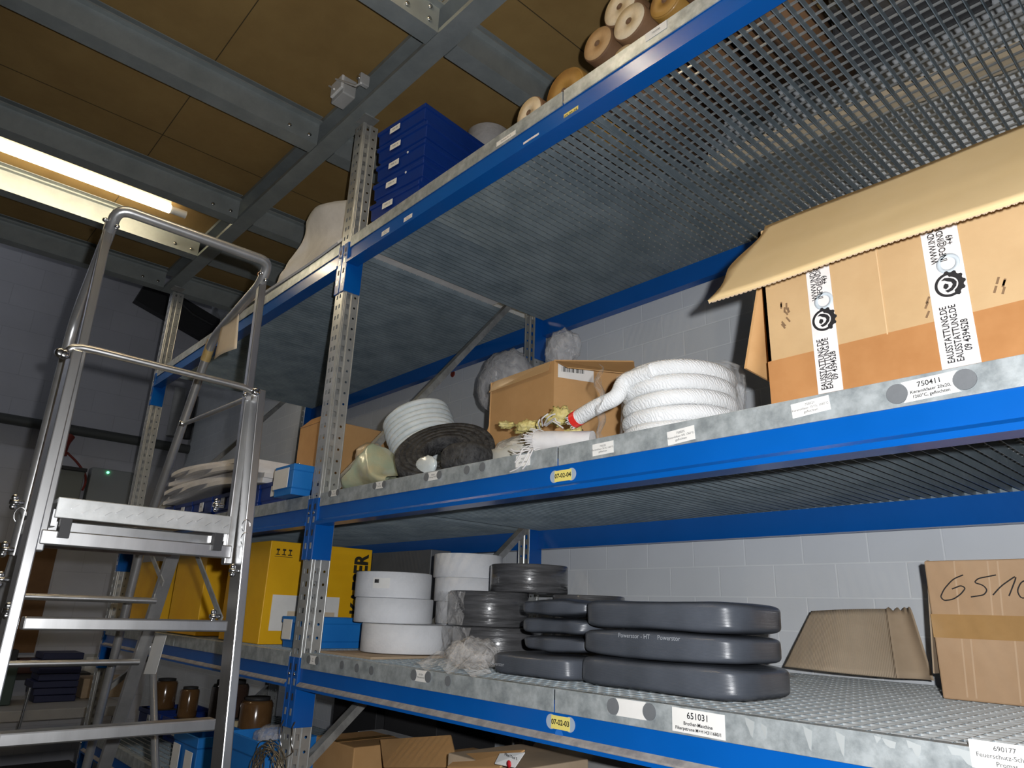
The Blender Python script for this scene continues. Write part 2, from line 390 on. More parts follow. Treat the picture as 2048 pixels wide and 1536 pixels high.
# tube lamps
def lamp(x, y0, y1, label, zl=2.385):
    t = thing('tube_lamp', label, 'lamp', (x, (y0 + y1) / 2, zl - .03))
    MB().tube([(x, y0, zl), (x, y1, zl)], .027, 16).build('glowing_tube', LAMPW if zl < 3 else LAMPC, t)
    MB().tube([(x, y1, zl), (x, y1 + .1, zl)], .025, 16).build('end_cap', LAMPB, t)
    MB().tube([(x, y0 - .1, zl), (x, y0, zl)], .025, 16).build('end_cap', LAMPB, t)
    MB().box(x - .012, x + .012, y0, y1, zl + .027, zl + .073).build('mounting_rail', LAMPB, t)
lamp(-1.80, -1.80, -.36, 'long warm white glowing tube lamp under the brown ceiling')
lamp(1.08, -2.0, -.50, 'second tube lamp over the aisle, above the upper edge of the picture')
lamp(-5.0, -4.2, -2.4, 'added unseen tube lamp brightening the end wall from outside the left picture edge', 3.7)  # unseen lamp, added to brighten the end wall

# ------------------------------------------------------------------ the rack
PH0 = FLOOR
def post(parent, x0, yf, face, ztop):
    """face=-1: pierced front looks to the aisle; +1: to the wall"""
    n = int((ztop - PH0) / .05); b = MB()
    s = 1 if face < 0 else -1
    def Y(v): return yf + s * v
    # pierced front, ridge, round-hole side (both sides), inner back lips
    fx0, fx1 = x0 + .008, x0 + .072
    perf(b, (fx0, Y(0), PH0), (1, 0, 0), 1, 2, .026, .05, n, .0065, .010, .006, .006)
    H = PH0 + n * .05
    def strip(p, q): b.add([(p[0], p[1], PH0), (q[0], q[1], PH0), (q[0], q[1], H), (p[0], p[1], H)], [(0, 1, 2, 3)])
    for sx, xe in ((1, x0 + .08), (-1, x0)):
        fx = fx1 if sx > 0 else fx0
        strip((fx, Y(0)), (xe, Y(.008))); strip((xe, Y(.008)), (xe, Y(.012)))
        strip((xe, Y(.012)), (xe - sx * .004, Y(.016)))
        perf(b, (xe - sx * .004, Y(.016) if s > 0 else Y(.040), PH0), (0, 1, 0), 1, 1, .024, .05, n, .006, .011)
        strip((xe - sx * .004, Y(.040)), (xe, Y(.044)))
        perf(b, (xe, Y(.044) if s > 0 else Y(.076), PH0), (0, 1, 0), 1, 1, .032, .05, n, .0055, 0, rnd=True)
        strip((xe, Y(.076)), (xe - sx * .014, Y(.080)))
    for xx, yy, r_ in ((x0 + .0745, .0045, .0042), (x0 + .0055, .0045, .0042), (x0 + .079, .0145, .0030), (x0 + .079, .079, .0032), (x0 + .001, .079, .0032), (x0 + .0765, .0425, .003)):
        b.tube([(xx, Y(yy), PH0), (xx, Y(yy), H)], r_, 8)
    return b.build('post', GALVP, parent)
def frame(x0, ztop, label):
    t = thing('rack_frame', label, 'rack frame', (x0 + .04, .63, FLOOR))
    post(t, x0, 0, -1, ztop); post(t, x0, 1.27, 1, ztop)
    for (a, b_) in (((.07, .455), (1.2, 1.835)), ((.07, -.59), (1.2, .42)), ((.07, -1.6), (1.2, -.6))):
        MB().bar((x0 + .04, a[0], a[1]), (x0 + .04, b_[0], b_[1]), .03, .045, (1, 0, 0)).build('brace', BRACE, t)
    for yy in (.04, 1.23): MB().box(x0 - .02, x0 + .10, yy - .06, yy + .06, FLOOR, FLOOR + .006).build('foot_plate', GALVP, t)
    for yy in (-.001,):
        MB().box(x0 - .005, x0 + .085, .0, .08, ztop - .006, ztop).build('head_plate', GALVP, t)
    return t
XS = (-2.86, -.08, 2.70)
frame(-.08, 2.30, 'tall pierced galvanised rack frame in the middle, joined by blue brackets')
frame(-2.86, 2.30, 'pierced galvanised rack frame at the far left end of the rack')
frame(2.70, 2.30, 'pierced galvanised rack frame closing the right bay')

SIDE = {'R': (0.0, 2.70), 'L': (-2.78, -.08)}
LV = {5: 'top', 4: 'middle', 3: 'lower', 2: 'lowest'}
def beam(side, lv, front):
    x0, x1 = SIDE[side]; g, b = GZ[lv], BZ[lv]
    nm = '%s blue shelf beam of the %s bay at the %s shelf' % ('front' if front else 'rear', 'right' if side == 'R' else 'left', LV[lv])
    if front and side == 'R' and lv in (3, 4, 5): nm += ', tagged 07-02-0%d' % lv
    y = .005 if front else 1.243
    t = thing('rack_beam', nm, 'shelf beam', ((x0 + x1) / 2, y, b - .09))
    if front:
        prof = [(.005, b + .012), (.005, b - .056), (-.009, b - .066), (-.009, b - .079), (.052, b - .079), (.052, g - .029), (.02, g - .029), (.02, b + .012)]
    else:
        prof = [(y, g - .029), (y, g - .122), (y + .045, g - .122), (y + .045, g - .029)]
    MB().prism(prof, 'x', x0 + .003, x1 - .003).build('beam', BLUE, t)
    if front and lv in (3, 2):
        MB().prism([(.0046, b - .0555), (-.0090, b - .0655), (-.0098, b - .0685), (-.0094, b - .0700), (-.0088, b - .0664), (.0046, b - .0566)], 'x', x0 + .01, x1 - .01).build('dust', DUST, t)
    # end brackets with bolts, wrapping the post
    for s, xp in ((1, x0), (-1, x1)):
        zt, zb = b + .030, b - .215
        yf = -.004 if front else 1.274
        q = MB()
        if front: q.box(min(xp, xp - s * .036), max(xp, xp - s * .036), -.005, -.001, zb, zt)
        else: q.box(min(xp, xp - s * .036), max(xp, xp - s * .036), 1.271, 1.275, zb, zt)
        y0, y1 = (-.005, .078) if front else (1.19, 1.275)
        q.box(min(xp + s * .0005, xp + s * .0045), max(xp + s * .0005, xp + s * .0045), y0, y1, zb, zt)
        br = q.build('end_bracket', BLUE, t, .001)
        if front:
            for k in range(4):
                zz = zt - .035 - k * .052
                w_ = MB().box(xp - s * .018 - .006, xp - s * .018 + .006, -.0058, -.0048, zz - .012, zz + .012)
                w_.build('slot', GALVP if k % 2 else DARK, br)
        MB().lathe((xp - s * .018, (-.005 if front else 1.275), zt - .06), (0, -1 if front else 1, 0), [(0, 0), (.006, 0), (.006, .005), (0, .005)], 6, False).build('bolt', CHROME, br)
    return t
BEAMS = {}
for side in 'RL':
    for lv in (5, 4, 3, 2):
        for front in (True, False): BEAMS[(side, lv, front)] = beam(side, lv, front)

# gratings -----------------------------------------------------------
def grating_mesh(n=2):
    b = MB(); L = 1.338; D = 1.285; z0 = -.028; p = .0333
    k = int(L / p)
    for i in range(k + 1):
        x = .003 + i * (L - .006) / k
        b.box(x - .0012, x + .0012, .022, D, z0, 0)
    b.box(0, L, D - .003, D, z0, 0)
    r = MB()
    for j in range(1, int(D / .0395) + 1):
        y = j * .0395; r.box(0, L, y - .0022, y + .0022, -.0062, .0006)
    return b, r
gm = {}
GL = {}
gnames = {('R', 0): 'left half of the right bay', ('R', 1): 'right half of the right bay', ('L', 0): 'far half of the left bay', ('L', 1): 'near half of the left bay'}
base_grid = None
for side in 'RL':
    for h in (0, 1):
        for lv in (5, 4, 3, 2):
            x0 = SIDE[side][0] + h * 1.344 + .009; g = GZ[lv]
            t = thing('grating_panel', 'galvanised steel grating on the %s shelf, %s' % (LV[lv], gnames[(side, h)]), 'shelf grating', (x0 + .673, .64, g - .03))
            if base_grid is None:
                bb, rr_ = grating_mesh(); bb.v = [(v[0] + x0, v[1], v[2] + g) for v in bb.v]; rr_.v = [(v[0] + x0, v[1], v[2] + g) for v in rr_.v]; o4 = rr_.build('cross_rods', GALVP, t)  # rods get a lighter steel than the bars, glints put into the colour
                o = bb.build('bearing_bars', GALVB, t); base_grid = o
                o2 = MB().box(x0, x0 + 1.338, -.0005, .0035, BZ[lv], g).build('edge_strip', GALV, t, .0008)
                o3 = MB().box(x0, x0 + 1.338, .0035, .03, g - .003, g - .0005).build('top_lip', GALV, t)
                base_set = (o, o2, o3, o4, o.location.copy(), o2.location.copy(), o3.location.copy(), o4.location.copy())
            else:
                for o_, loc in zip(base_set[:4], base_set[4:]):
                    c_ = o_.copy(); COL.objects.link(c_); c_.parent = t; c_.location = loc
            GL[(side, h, lv)] = t
# bright blotches on the lower right edge strip
for i, (px, py, w_, h_) in enumerate([(1500, 1455, .020, .034), (1528, 1462, .012, .026), (1617, 1478, .016, .040), (1682, 1489, .016, .040), (1770, 1480, .035, .022), (1828, 1492, .022, .034), (1932, 1512, .05, .03)]):
    c = P(px, py, 'y', -.0012); hx = w_ / 2; z1 = min(c.z + h_ / 2, GZ[3] - .003); z0 = max(c.z - h_ / 2, BZ[3] + .003)
    MB().prism([(c.x - hx, z1), (c.x - hx * .3, z1 - .002), (c.x + hx, z1 - .006), (c.x + hx * .8, z1 - .016), (c.x + hx * .4, z0), (c.x, z0 + .004), (c.x - hx * .3, z0 + .014), (c.x - hx * .8, z1 - .012)], 'y', -.0012, -.0006).build('zinc_blotch', BLOTCH, GL[('R', 1, 3)])

# shelf labels -------------------------------------------------------
def sticker(parent, px, py, w_, h_, lines, mt=PAPER, label=None, y=-.0014, tilt=0, size=None, cups=None, sizes=None, bold=.0):
    c = P(px, py, 'y', y); t = math.radians(tilt)
    ux = Vector((math.cos(t), 0, math.sin(t))); uz = Vector((-math.sin(t), 0, math.cos(t))); n = Vector((0, -.0007, 0))
    q = MB(); a = ux * w_ / 2; b = uz * h_ / 2
    if cups:
        pts = []
        for s in (1, -1):
            for k in range(9):
                tt = (k / 8 - .5) * 2; r = h_ * .5
                pts.append((s * (w_ / 2 - .25 * h_ * (1 - tt * tt)), s * -tt * r))
        vs = [c + ux * p[0] + uz * p[1] for p in pts]; nn = len(vs)
        q.add(vs + [v + n for v in vs], [tuple(range(nn)), tuple(range(2 * nn - 1, nn - 1, -1))] + [(i, nn + i, nn + (i + 1) % nn, (i + 1) % nn) for i in range(nn)])
    else:
        vs = [c - a - b, c + a - b, c + a + b, c - a + b]
        q.add(vs + [v + n for v in vs], [(0, 1, 2, 3), (7, 6, 5, 4), (0, 1, 5, 4), (1, 2, 6, 5), (2, 3, 7, 6), (3, 0, 4, 7)])
    s_ = q.build('sticker', mt, parent)
    if label: s_['label'] = label
    if cups:
        for s in (1, -1):
            cc = c + ux * s * (w_ / 2 + .22 * h_)
            MB().lathe(cc + Vector((0, .0002, 0)), (0, -1, 0), [(0, 0), (h_ * .48, 0), (h_ * .48, .0022), (0, .0022)], 24, False, sm=False).build('magnet', cups, s_)
    if lines:
        k = len(lines); sz = sizes or [size or h_ / k * .8] * k
        tot = sum(sz) * 1.12; zc = tot / 2
        for ln, z in zip(lines, sz):
            zc -= z * 1.12 / 2
            text_mesh('lettering', ln, z, s_, c + uz * zc + n * 1.6, ux, uz, INK, bold=bold)
            zc -= z * 1.12 / 2
    return s_
G5, G4a, G4b, G3a, G3b, B5, B4, B3 = GL[('R', 0, 5)], GL[('R', 0, 4)], GL[('R', 1, 4)], GL[('R', 0, 3)], GL[('R', 1, 3)], BEAMS[('R', 5, True)], BEAMS[('R', 4, True)], BEAMS[('R', 3, True)]
MAGN = mat('grey magnet', (.14, .15, .16), .65, .1, (.17, .18, .19), 30)
MAGL = mat('pale magnet', (.35, .42, .52), .5)
YB = .0035
sticker(B5, 1142, 227, .062, .026, ['07-02-05'], YELLOWP, 'yellow tag', y=YB, size=.0155, bold=.0004)
sticker(B4, 1126, 951, .062, .030, ['07-02-04'], YELLOWP, 'yellow tag', y=YB, size=.0165, cups=None, bold=.0004)
sticker(B3, 1121, 1446, .062, .030, ['07-02-03'], YELLOWP, 'yellow tag', y=YB, size=.0165, bold=.0004)
for bm_, px, py in ((B4, 1126, 951), (B3, 1121, 1446)):
    for s in (-1, 1):
        c = P(px, py, 'y', .0045) + Vector((s * .031, 0, 0))
        MB().lathe(c, (0, -1, 0), [(0, 0), (.017, 0), (.017, .0009), (0, .0009)], 24, False, sm=False).build('magnet', MAGL, bm_)
c = P(1118, 1470, 'y', .0045); MB().lathe(c, (0, -1, 0), [(0, 0), (.013, 0), (.013, .0006), (0, .0006)], 20, False, sm=False).build('worn_dot', mat('worn blue dot', (.02, .16, .55), .5), B3)
for px, py in ((1062, 281), (816, 436), (771, 464)):
    s_ = sticker(B5, px, py, .075 if px > 1000 else .06, .022, ['75 02 11', 'Packung'], PAPER, y=YB, size=.007)
for px, py in ((1012, 277),): sticker(G5, px, py, .10, .018, ['Dichtung 50 x 5'], size=.008)
sticker(GL[('R', 1, 5)], 1312, 62, .075, .028, ['750200'], size=.01)
sticker(G4a, 668, 986, .050, .026, ['7501', 'Gewebe'], cups=MAGN, size=.007)
sticker(G4a, 759, 970, .052, .026, ['750', 'Packung'], cups=MAGN, size=.007)
sticker(G4a, 866, 952, .058, .028, ['750620', 'Packung 20/20'], cups=MAGN, size=.0065)
sticker(G4a, 1046, 921, .060, .034, ['7505', 'geflochten'], size=.008)
for px, py in ((934, 940), (965, 934)):
    c = P(px, py, 'y', -.0006); MB().lathe(c, (0, -1, 0), [(0, 0), (.014, 0), (.014, .0015), (0, .0015)], 20, False, sm=False).build('magnet', MAGN, G4a)
sticker(G4b, 1206, 897, .070, .031, ['750522', 'Keramikfaser 25/25, 1260°C,', 'geflochten'], size=.0066, sizes=[.0068, .0062, .0066], tilt=1)
sticker(G4b, 1362, 871, .075, .033, ['750505', 'Keramikfaser 8/8, 1260°C,', 'geflochten'], sizes=[.0078, .0068, .0075], tilt=4)
sticker(G4b, 1621, 814, .079, .030, ['750521', 'Keramikfaser 15/15, 1260°C,', 'geflochten'], sizes=[.007, .0066, .007], tilt=4)
sticker(G4b, 1860, 774, .094, .039, ['750411', 'Keramikfaser 20x20,', '1260°C, geflochten'], cups=MAGN, sizes=[.0135, .008, .008], tilt=2, bold=.0002)
sticker(G3a, 626, 1320, .052, .030, ['651', 'Filter'], cups=MAGN, size=.007)
sticker(G3a, 842, 1352, .060, .032, ['651020', 'Filterpatrone'], cups=MAGN, size=.007)
for px, py in ((684, 1330), (714, 1336), (743, 1341), (896, 1362)):
    c = P(px, py, 'y', -.0006); MB().lathe(c, (0, -1, 0), [(0, 0), (.014, 0), (.014, .0015), (0, .0015)], 20, False, sm=False).build('magnet', MAGN, G3a)
sticker(G3b, 1262, 1418, .085, .036, None, cups=MAGN)
s_ = sticker(G3b, 1396, 1446, .125, .046, ['651031', 'Brother-Maschine', 'Filterpatrone M+H H311680/1'], sizes=[.0175, .0095, .0088], tilt=-1, bold=.0002)
sticker(G3b, 2012, 1516, .095, .040, ['690177', 'Feuerschutz-Scheibe', 'Promat'], sizes=[.010, .0095, .0095])
for px, py in ((1700, 1502),): pass

#@@OBJECTS
# ------------------------------------------------------------------ helpers for goods
def noise2(a, b, s=0):
    return math.sin(a * 3.1 + s) * math.cos(b * 2.3 + s * 1.7) + .5 * math.sin(a * 7.3 + b * 5.1 + s * 2.3) + .25 * math.sin(a * 15.1 - b * 11.7 + s)
def pillow(mb, c, d, e=(.35, .35), rot=0, wr=.0, seed=0, seg=48, tilt=0, wave=0, pinch=0):
    """soft flat body: superellipsoid with wrinkles; d = full sizes"""
    c = Vector(c); R = Matrix.Rotation(rot, 3, 'Z') @ Matrix.Rotation(tilt, 3, 'Y'); n, m_ = seg // 2, seg
    def pw(v, p): return math.copysign(abs(v) ** p, v)
    vs = []; fs = []
    for i in range(n + 1):
        a = -PI / 2 + PI * i / n
        for j in range(m_):
            b = 2 * PI * j / m_
            x = pw(math.cos(a), e[1]) * pw(math.cos(b), e[0]) * d[0] / 2
            y = pw(math.cos(a), e[1]) * pw(math.sin(b), e[0]) * d[1] / 2
            z = pw(math.sin(a), e[1]) * d[2] / 2
            tx = 2 * x / d[0]; z *= 1 - .05 * math.sin(tx * 4 + seed); z *= 1 - pinch * max(0, tx + .1) ** 2; y += pinch * .04 * math.sin(tx * 5 + seed)
            k = noise2(x * 9, (y + z) * 9, seed) * wr
            v = Vector((x, y, z)); nn = v.normalized()
            v += nn * k; v.z += wave * math.sin(x * 11 + seed)
            vs.append(c + R @ v)
    for i in range(n):
        for j in range(m_): fs.append((i * m_ + j, i * m_ + (j + 1) % m_, (i + 1) * m_ + (j + 1) % m_, (i + 1) * m_ + j))
    mb.add(vs, fs, True); return mb
def coil(mb, c, axis, R, r, turns, layers=1, seg=40, tail=None, flat=1):
    c = Vector(c); ax = Vector(axis).normalized(); u = Vector((1, 0, 0)); u = (u - ax * u.dot(ax)).normalized(); v = ax.cross(u)
    for L in range(layers):
        Rl = R - L * 2 * r
        for k in range(turns):
            pts = []
            for i in range(seg):
                t = 2 * PI * i / seg; q = Rl * (1 + .012 * math.sin(2 * t + k * 1.3 + L))
                pts.append(c + u * math.cos(t) * q + v * math.sin(t) * q + ax * (r * (2 * k + 1) * .96 + .002 * math.sin(t * 2 + k)))
            mb.tube(pts, r, 12, closed=True)
    return mb
def shell(mb, fn, nu, nv, th=.0012): return mb.grid(fn, nu, nv, th)
def bag(mb, c, d, seed=0, amp=.18, flat_bottom=True, seg=40):
    """crumpled bag of film"""
    c = Vector(c); n, m_ = seg // 2, seg; vs = []; fs = []
    for i in range(n + 1):
        a = -PI / 2 + PI * i / n
        for j in range(m_):
            b = 2 * PI * j / m_
            v = Vector((math.cos(a) * math.cos(b), math.cos(a) * math.sin(b), math.sin(a)))
            k = 1 + amp * noise2(v.x * 2.2 + v.z, v.y * 2.2 - v.z * .7, seed) + amp * .35 * abs(math.sin(v.x * 9 + v.y * 7 + v.z * 8 + seed))
            p = Vector((v.x * d[0] / 2 * k, v.y * d[1] / 2 * k, v.z * d[2] / 2 * k))
            if flat_bottom: p.z = max(p.z, -d[2] / 2)
            vs.append(c + p)
    for i in range(n):
        for j in range(m_): fs.append((i * m_ + j, i * m_ + (j + 1) % m_, (i + 1) * m_ + (j + 1) % m_, (i + 1) * m_ + j))
    mb.add(vs, fs, True); return mb
def slab(mb, a, b, c, d, th):
    """flat panel through four corners with thickness"""
    a, b, c, d = map(Vector, (a, b, c, d)); n = (b - a).cross(d - a).normalized() * th
    return mb.hexa([a, b, c, d, a + n, b + n, c + n, d + n])
def rbox(mb, c, d, rot=0):
    """box centred on c in plan, standing on c.z, turned by rot"""
    c = Vector(c); R = Matrix.Rotation(rot, 3, 'Z'); x, y, z = d[0] / 2, d[1] / 2, d[2]
    return mb.hexa([c + R @ Vector(p) for p in [(-x, -y, 0), (x, -y, 0), (x, y, 0), (-x, y, 0), (-x, -y, z), (x, -y, z), (x, y, z), (-x, y, z)]])
def rp(c, rot, p): return Vector(c) + Matrix.Rotation(rot, 3, 'Z') @ Vector(p)

# ================================================================== platform ladder
ld = thing('platform_ladder', 'aluminium platform ladder with handrail standing in the aisle at the left', 'ladder', (.3, -.77, FLOOR))
def rail(a, b, w_, h_, mt=ALU, name='rail', up=(0, 1, 0), bev=.003, par=None):
    return MB().bar(a, b, w_, h_, up).build(name, mt, par or ld, bev)
xt, xb = .50, .62
def RX(z): return .50 + (1.05 - z) * .075
yl, yr = -1.035, -.525
# lower front rails to the floor, upper posts thinner
for y, zt in ((yl, .62), (yr, .63)):
    rail((RX(zt), y, zt), (RX(FLOOR), y + (-.03 if y < -.8 else .05), FLOOR + .02), .075, .025, ALU, 'front_rail')
    rail((RX(1.06) - .03, y + (.018 if y < -.8 else -.018), 1.06), (RX(.10) - .03, y + (.018 if y < -.8 else -.018), .10), .026, .024, ALU, 'guard_post')
    MB().box(RX(FLOOR) - .04, RX(FLOOR) + .04, y - .03, y + .05, FLOOR, FLOOR + .03).build('rubber_foot', DARK, ld)
rz = .175
k = 0
z = -.068
while z > FLOOR + .15:
    o = MB().box(RX(z) - .022, RX(z) + .022, yl + .015, yr - .012, z - .015, z + .015).build('rung', ALU, ld, .004)
    z -= .247
# platform
MB().box(.06, RX(.23) - .004, -1.0, -.555, .222, .232).build('deck', mat('checker plate', (.52, .53, .52), .38, .6, (.68, .69, .68), 14), ld)
ck = MB().box(RX(.23) - .004, RX(.23), -1.0, -.555, .184, .236)
platedge = ck.build('deck_edge', MATS['checker plate'], ld, .002)
tr = MB()
for i in range(17):
    y = -.985 + i * .026; tr.bar((RX(.23) + .0005, y - .008, .200 + (i % 2) * .010), (RX(.23) + .0005, y + .008, .212 + (i % 2) * .010), .0016, .003, (1, 0, 0))
tr.build('tread_pattern', ALU, ld)
for dz, x0 in ((.135, RX(.15) - .03), (.170, RX(.1) - .16)):
    MB().box(x0 - .02, x0 + .02, yl + .016, yr - .014, dz - .018, dz + .018).build('cross_member', ALU, ld, .003)
for y in (-.985, -.60):
    MB().box(RX(.16) - .02, RX(.16) + .006, y, y + .025, .135, .184).build('support_bracket', DARK, ld, .001)
MB().box(.05, .09, -.99, -.56, .135, .205).build('rear_edge', mat('rusty edge', (.32, .25, .22), .7, .4, (.45, .38, .34), 20), ld)
for y in (-1.0, -.565): MB().box(.06, RX(.2) - .03, y, y + .012, .165, .207).build('side_edge', ALU, ld)
# handrail hoop
HL = -1.0; HR = -.535
hp = [P(a, b, 'x', RX(1.0) - .02) for a, b in ((226, 486), (224, 468), (230, 452), (243, 443), (262, 440))]
def arc(pts, n=6):
    """round the corners of a polyline"""
    out = [Vector(pts[0])]
    for i in range(1, len(pts) - 1):
        a, b, c_ = Vector(pts[i - 1]), Vector(pts[i]), Vector(pts[i + 1]); r = min((b - a).length, (c_ - b).length) * .42
        r = min(r, .075); p0 = b + (a - b).normalized() * r; p1 = b + (c_ - b).normalized() * r
        for k_ in range(n + 1):
            t = k_ / n; out.append(p0 * (1 - t) ** 2 + b * 2 * t * (1 - t) + p1 * t * t)
    out.append(Vector(pts[-1])); return out
rpost_b = P(292, 1060, 'y', -.51); rknee = P(426, 676, 'y', -.51)
xh = RX(1.0) + .0
tR = P(541, 545, 'x', xh - .02); tR.y = -.548; tL = P(222, 455, 'x', xh - .02)
lk = P(150, 640, 'y', -1.0); lb = P(28, 1110, 'y', -1.0)
hoop = arc([lb, lk, (xh - .04, tL.y, 1.015), (xh + .02, tL.y + .0, 1.085), (xh + .02, tR.y, 1.085), (xh - .03, tR.y, 1.02), rknee, rpost_b])
MB().tube(hoop, .0165, 16).build('handrail', ALUT, ld)
dR = (rpost_b - rknee).normalized(); dL = (lb - lk).normalized()
t0 = rknee + dR * .01; MB().tube([t0, t0 + dR * .085], .0185, 16).build('tape_band', mat('old brown tape', (.30, .20, .07), .35, 0, (.42, .30, .12), 25, coat=.3), ld)
# rear legs continue to the floor
for q, dd in ((rpost_b, dR),):
    e = P(172, 1536, 'y', -.49); MB().tube([q, e, e + (e - q).normalized() * 1.0], .0165, 12).build('rear_post', ALUT, ld)
a = P(347, 1105, 'y', -.50); b = P(243, 1426, 'y', -.50); d_ = (b - a).normalized()
bb = a + d_ * ((FLOOR + .02 - a.z) / d_.z)
rail(a, bb, .024, .045, ALUT, 'rear_leg', (0, 1, 0))
aL = Vector((a.x, -.96, a.z)); bL = Vector((bb.x, -.96, bb.z)); rail(aL, bL, .024, .045, ALUT, 'rear_leg', (0, 1, 0))
for px, py in ((312, 1202), (278, 1324)):
    e = P(px, py, 'y', -.515); MB().tube([(e.x, -.955, e.z), e], .0105, 12).build('rear_rung', ALU, ld)
    e2 = e
e = P(262, 1440, 'y', -.515)
# mid guard bar with hooked ends
gz = .585; gx = RX(gz) + .012
pts = [P(133, 712, 'x', gx - .02), P(140, 697, 'x', gx), P(160, 695, 'x', gx), P(190, 701, 'x', gx), P(490, 775, 'x', gx), P(508, 784, 'x', gx)]
MB().tube(arc(pts, 4), .0105, 12).build('guard_bar', ALU, ld)
for px, py in ((128, 709), (511, 784), (120, 706)):
    c = P(px, py, 'x', gx + .014); MB().lathe(c, (1, 0, 0), [(0, 0), (.014, 0), (.012, .010), (.006, .012), (0, .012)], 14, False).build('pivot_bolt', CHROME, ld)
c = P(368, 848, 'y', -.51); c2 = P(497, 796, 'x', gx - .02)
MB().tube([c, c + (c2 - c) * .1, c2], .008, 10).build('side_bar', ALUT, ld)
MB().lathe(c, (0, -1, 0), [(0, 0), (.012, 0), (.010, .018), (0, .018)], 12, False).build('pivot_bolt', CHROME, ld)
for px, py, nx in ((208, 441, RX(1.05)), (232, 455, RX(1.0) + .01), (529, 562, RX(1.0)), (519, 548, RX(1.0)), (488, 790, RX(.6) + .03)):
    c = P(px, py, 'x', nx); MB().lathe(c + Vector((.004, 0, 0)), (1, .3, 0), [(0, 0), (.007, 0), (.006, .008), (0, .009)], 10, False).build('pivot_bolt', CHROME, ld)
# struts
for (p0, p1) in (((388, 1095), (443, 1240)), ((301, 1105), (326, 1168))):
    MB().bar(P(*p0, 'y', -.52), P(*p1, 'y', -.52), .020, .004, (0, 1, 0)).build('strut', BRACE, ld)
# wing nuts and clips on the rails
for px, py in ((48, 1006), (28, 1100), (20, 1160), (447, 1012), (480, 1142), (441, 1233), (35, 1222)):
    c = P(px, py, 'x', RX(.1) + .03)
    w_ = MB(); w_.lathe(c, (0, -1, 0), [(0, 0), (.006, 0), (.006, .03), (0, .03)], 10, False)
    for s in (-1, 1):
        w_.lathe(c + Vector((0, -.02, s * .011)), (1, 0, 0), [(0, -.0015), (.008, -.0015), (.008, .0015), (0, .0015)], 12, False)
    w_.build('wing_nut', CHROME, ld)
for px, py in ((40, 1030), (492, 1052), (490, 1078)):
    c = P(px, py, 'x', RX(.1) + .03)
    MB().tube([c + Vector((0, math.cos(t) * .012, math.sin(t) * .018)) for t in [k_ * PI / 9 for k_ in range(13)]], .0015, 6).build('spring_clip', CHROME, ld)
# thin lower stay rod with a paper tag
a = P(304, 1290, 'y', -.47); b = P(311, 1536, 'y', -.47)
MB().tube([a, b, b + (b - a)], .012, 12).build('stay_tube', ALUT, ld)
tg = MB(); tc_ = [P(*p, 'y', -.485) for p in ((311, 1269), (333, 1271), (311, 1348), (287, 1348))]
slab(tg, *tc_, .001); tg.build('paper_tag', PAPER, ld)
# sheet of paper stuck to the handrail
ps = [P(*p, 'y', -.53) for p in ((443, 652), (478, 628), (474, 695), (429, 717))]
def sheetfn(u, v):
    p = (ps[0] * (1 - u) + ps[1] * u) * (1 - v) + (ps[3] * (1 - u) + ps[2] * u) * v
    return p + Vector((0, -.012 * math.sin(u * PI) * (v - .3), .004 * math.sin(v * 5)))
tag(MB().grid(sheetfn, 8, 8, .0008).build('paper_sheet', TANPAPER), 'small tan sheet of paper stuck to the ladder handrail by brown tape', 'paper')

# ================================================================== top shelf, right bay
g = GZ[5]
def open_bin(parent, c, d, rot, mt, lip=.008, nm='tray', front=.6):
    """stacking bin with rim: open top, thicker rim, foot recess"""
    x, y, z = d[0] / 2, d[1] / 2, d[2]; q = MB(); R = Matrix.Rotation(rot, 3, 'Z'); C = Vector(c)
    def loop(sx, sy, zz): return [C + R @ Vector(p) for p in ((-sx, -sy, zz), (sx, -sy, zz), (sx, sy, zz), (-sx, sy, zz))]
    rings = [loop(x * .89, y * .93, 0), loop(x * .90, y * .935, z * .20), loop(x * .95, y * .965, z * .23), loop(x * .96, y * .97, z * .78), loop(x, y, z * .80), loop(x, y, z), loop(x - lip, y - lip, z), loop(x * .93 - lip, y * .95 - lip, .006)]
    vs = [v for r_ in rings for v in r_]; fs = [(3, 2, 1, 0)]
    for i in range(len(rings) - 1):
        for k_ in range(4):
            k2 = (k_ + 1) % 4; fs.append((i * 4 + k_, i * 4 + k2, i * 4 + 4 + k2, i * 4 + 4 + k_))
    o_ = 4 * (len(rings) - 1); fs.append((o_, o_ + 1, o_ + 2, o_ + 3))
    return q.add(vs, fs).build(nm, mt, parent, .0025)
BINL = ['topmost of the dark blue bins stacked on the top shelf', 'dark blue bin second from the top of the stack on the top shelf', 'dark blue bin in the middle of the five stacked on the top shelf', 'dark blue bin second from the bottom of the stack on the top shelf', 'lowest dark blue bin of the top shelf stack, on the grating']
bx, by = .29, .20; zz = g + .002; hb = .098
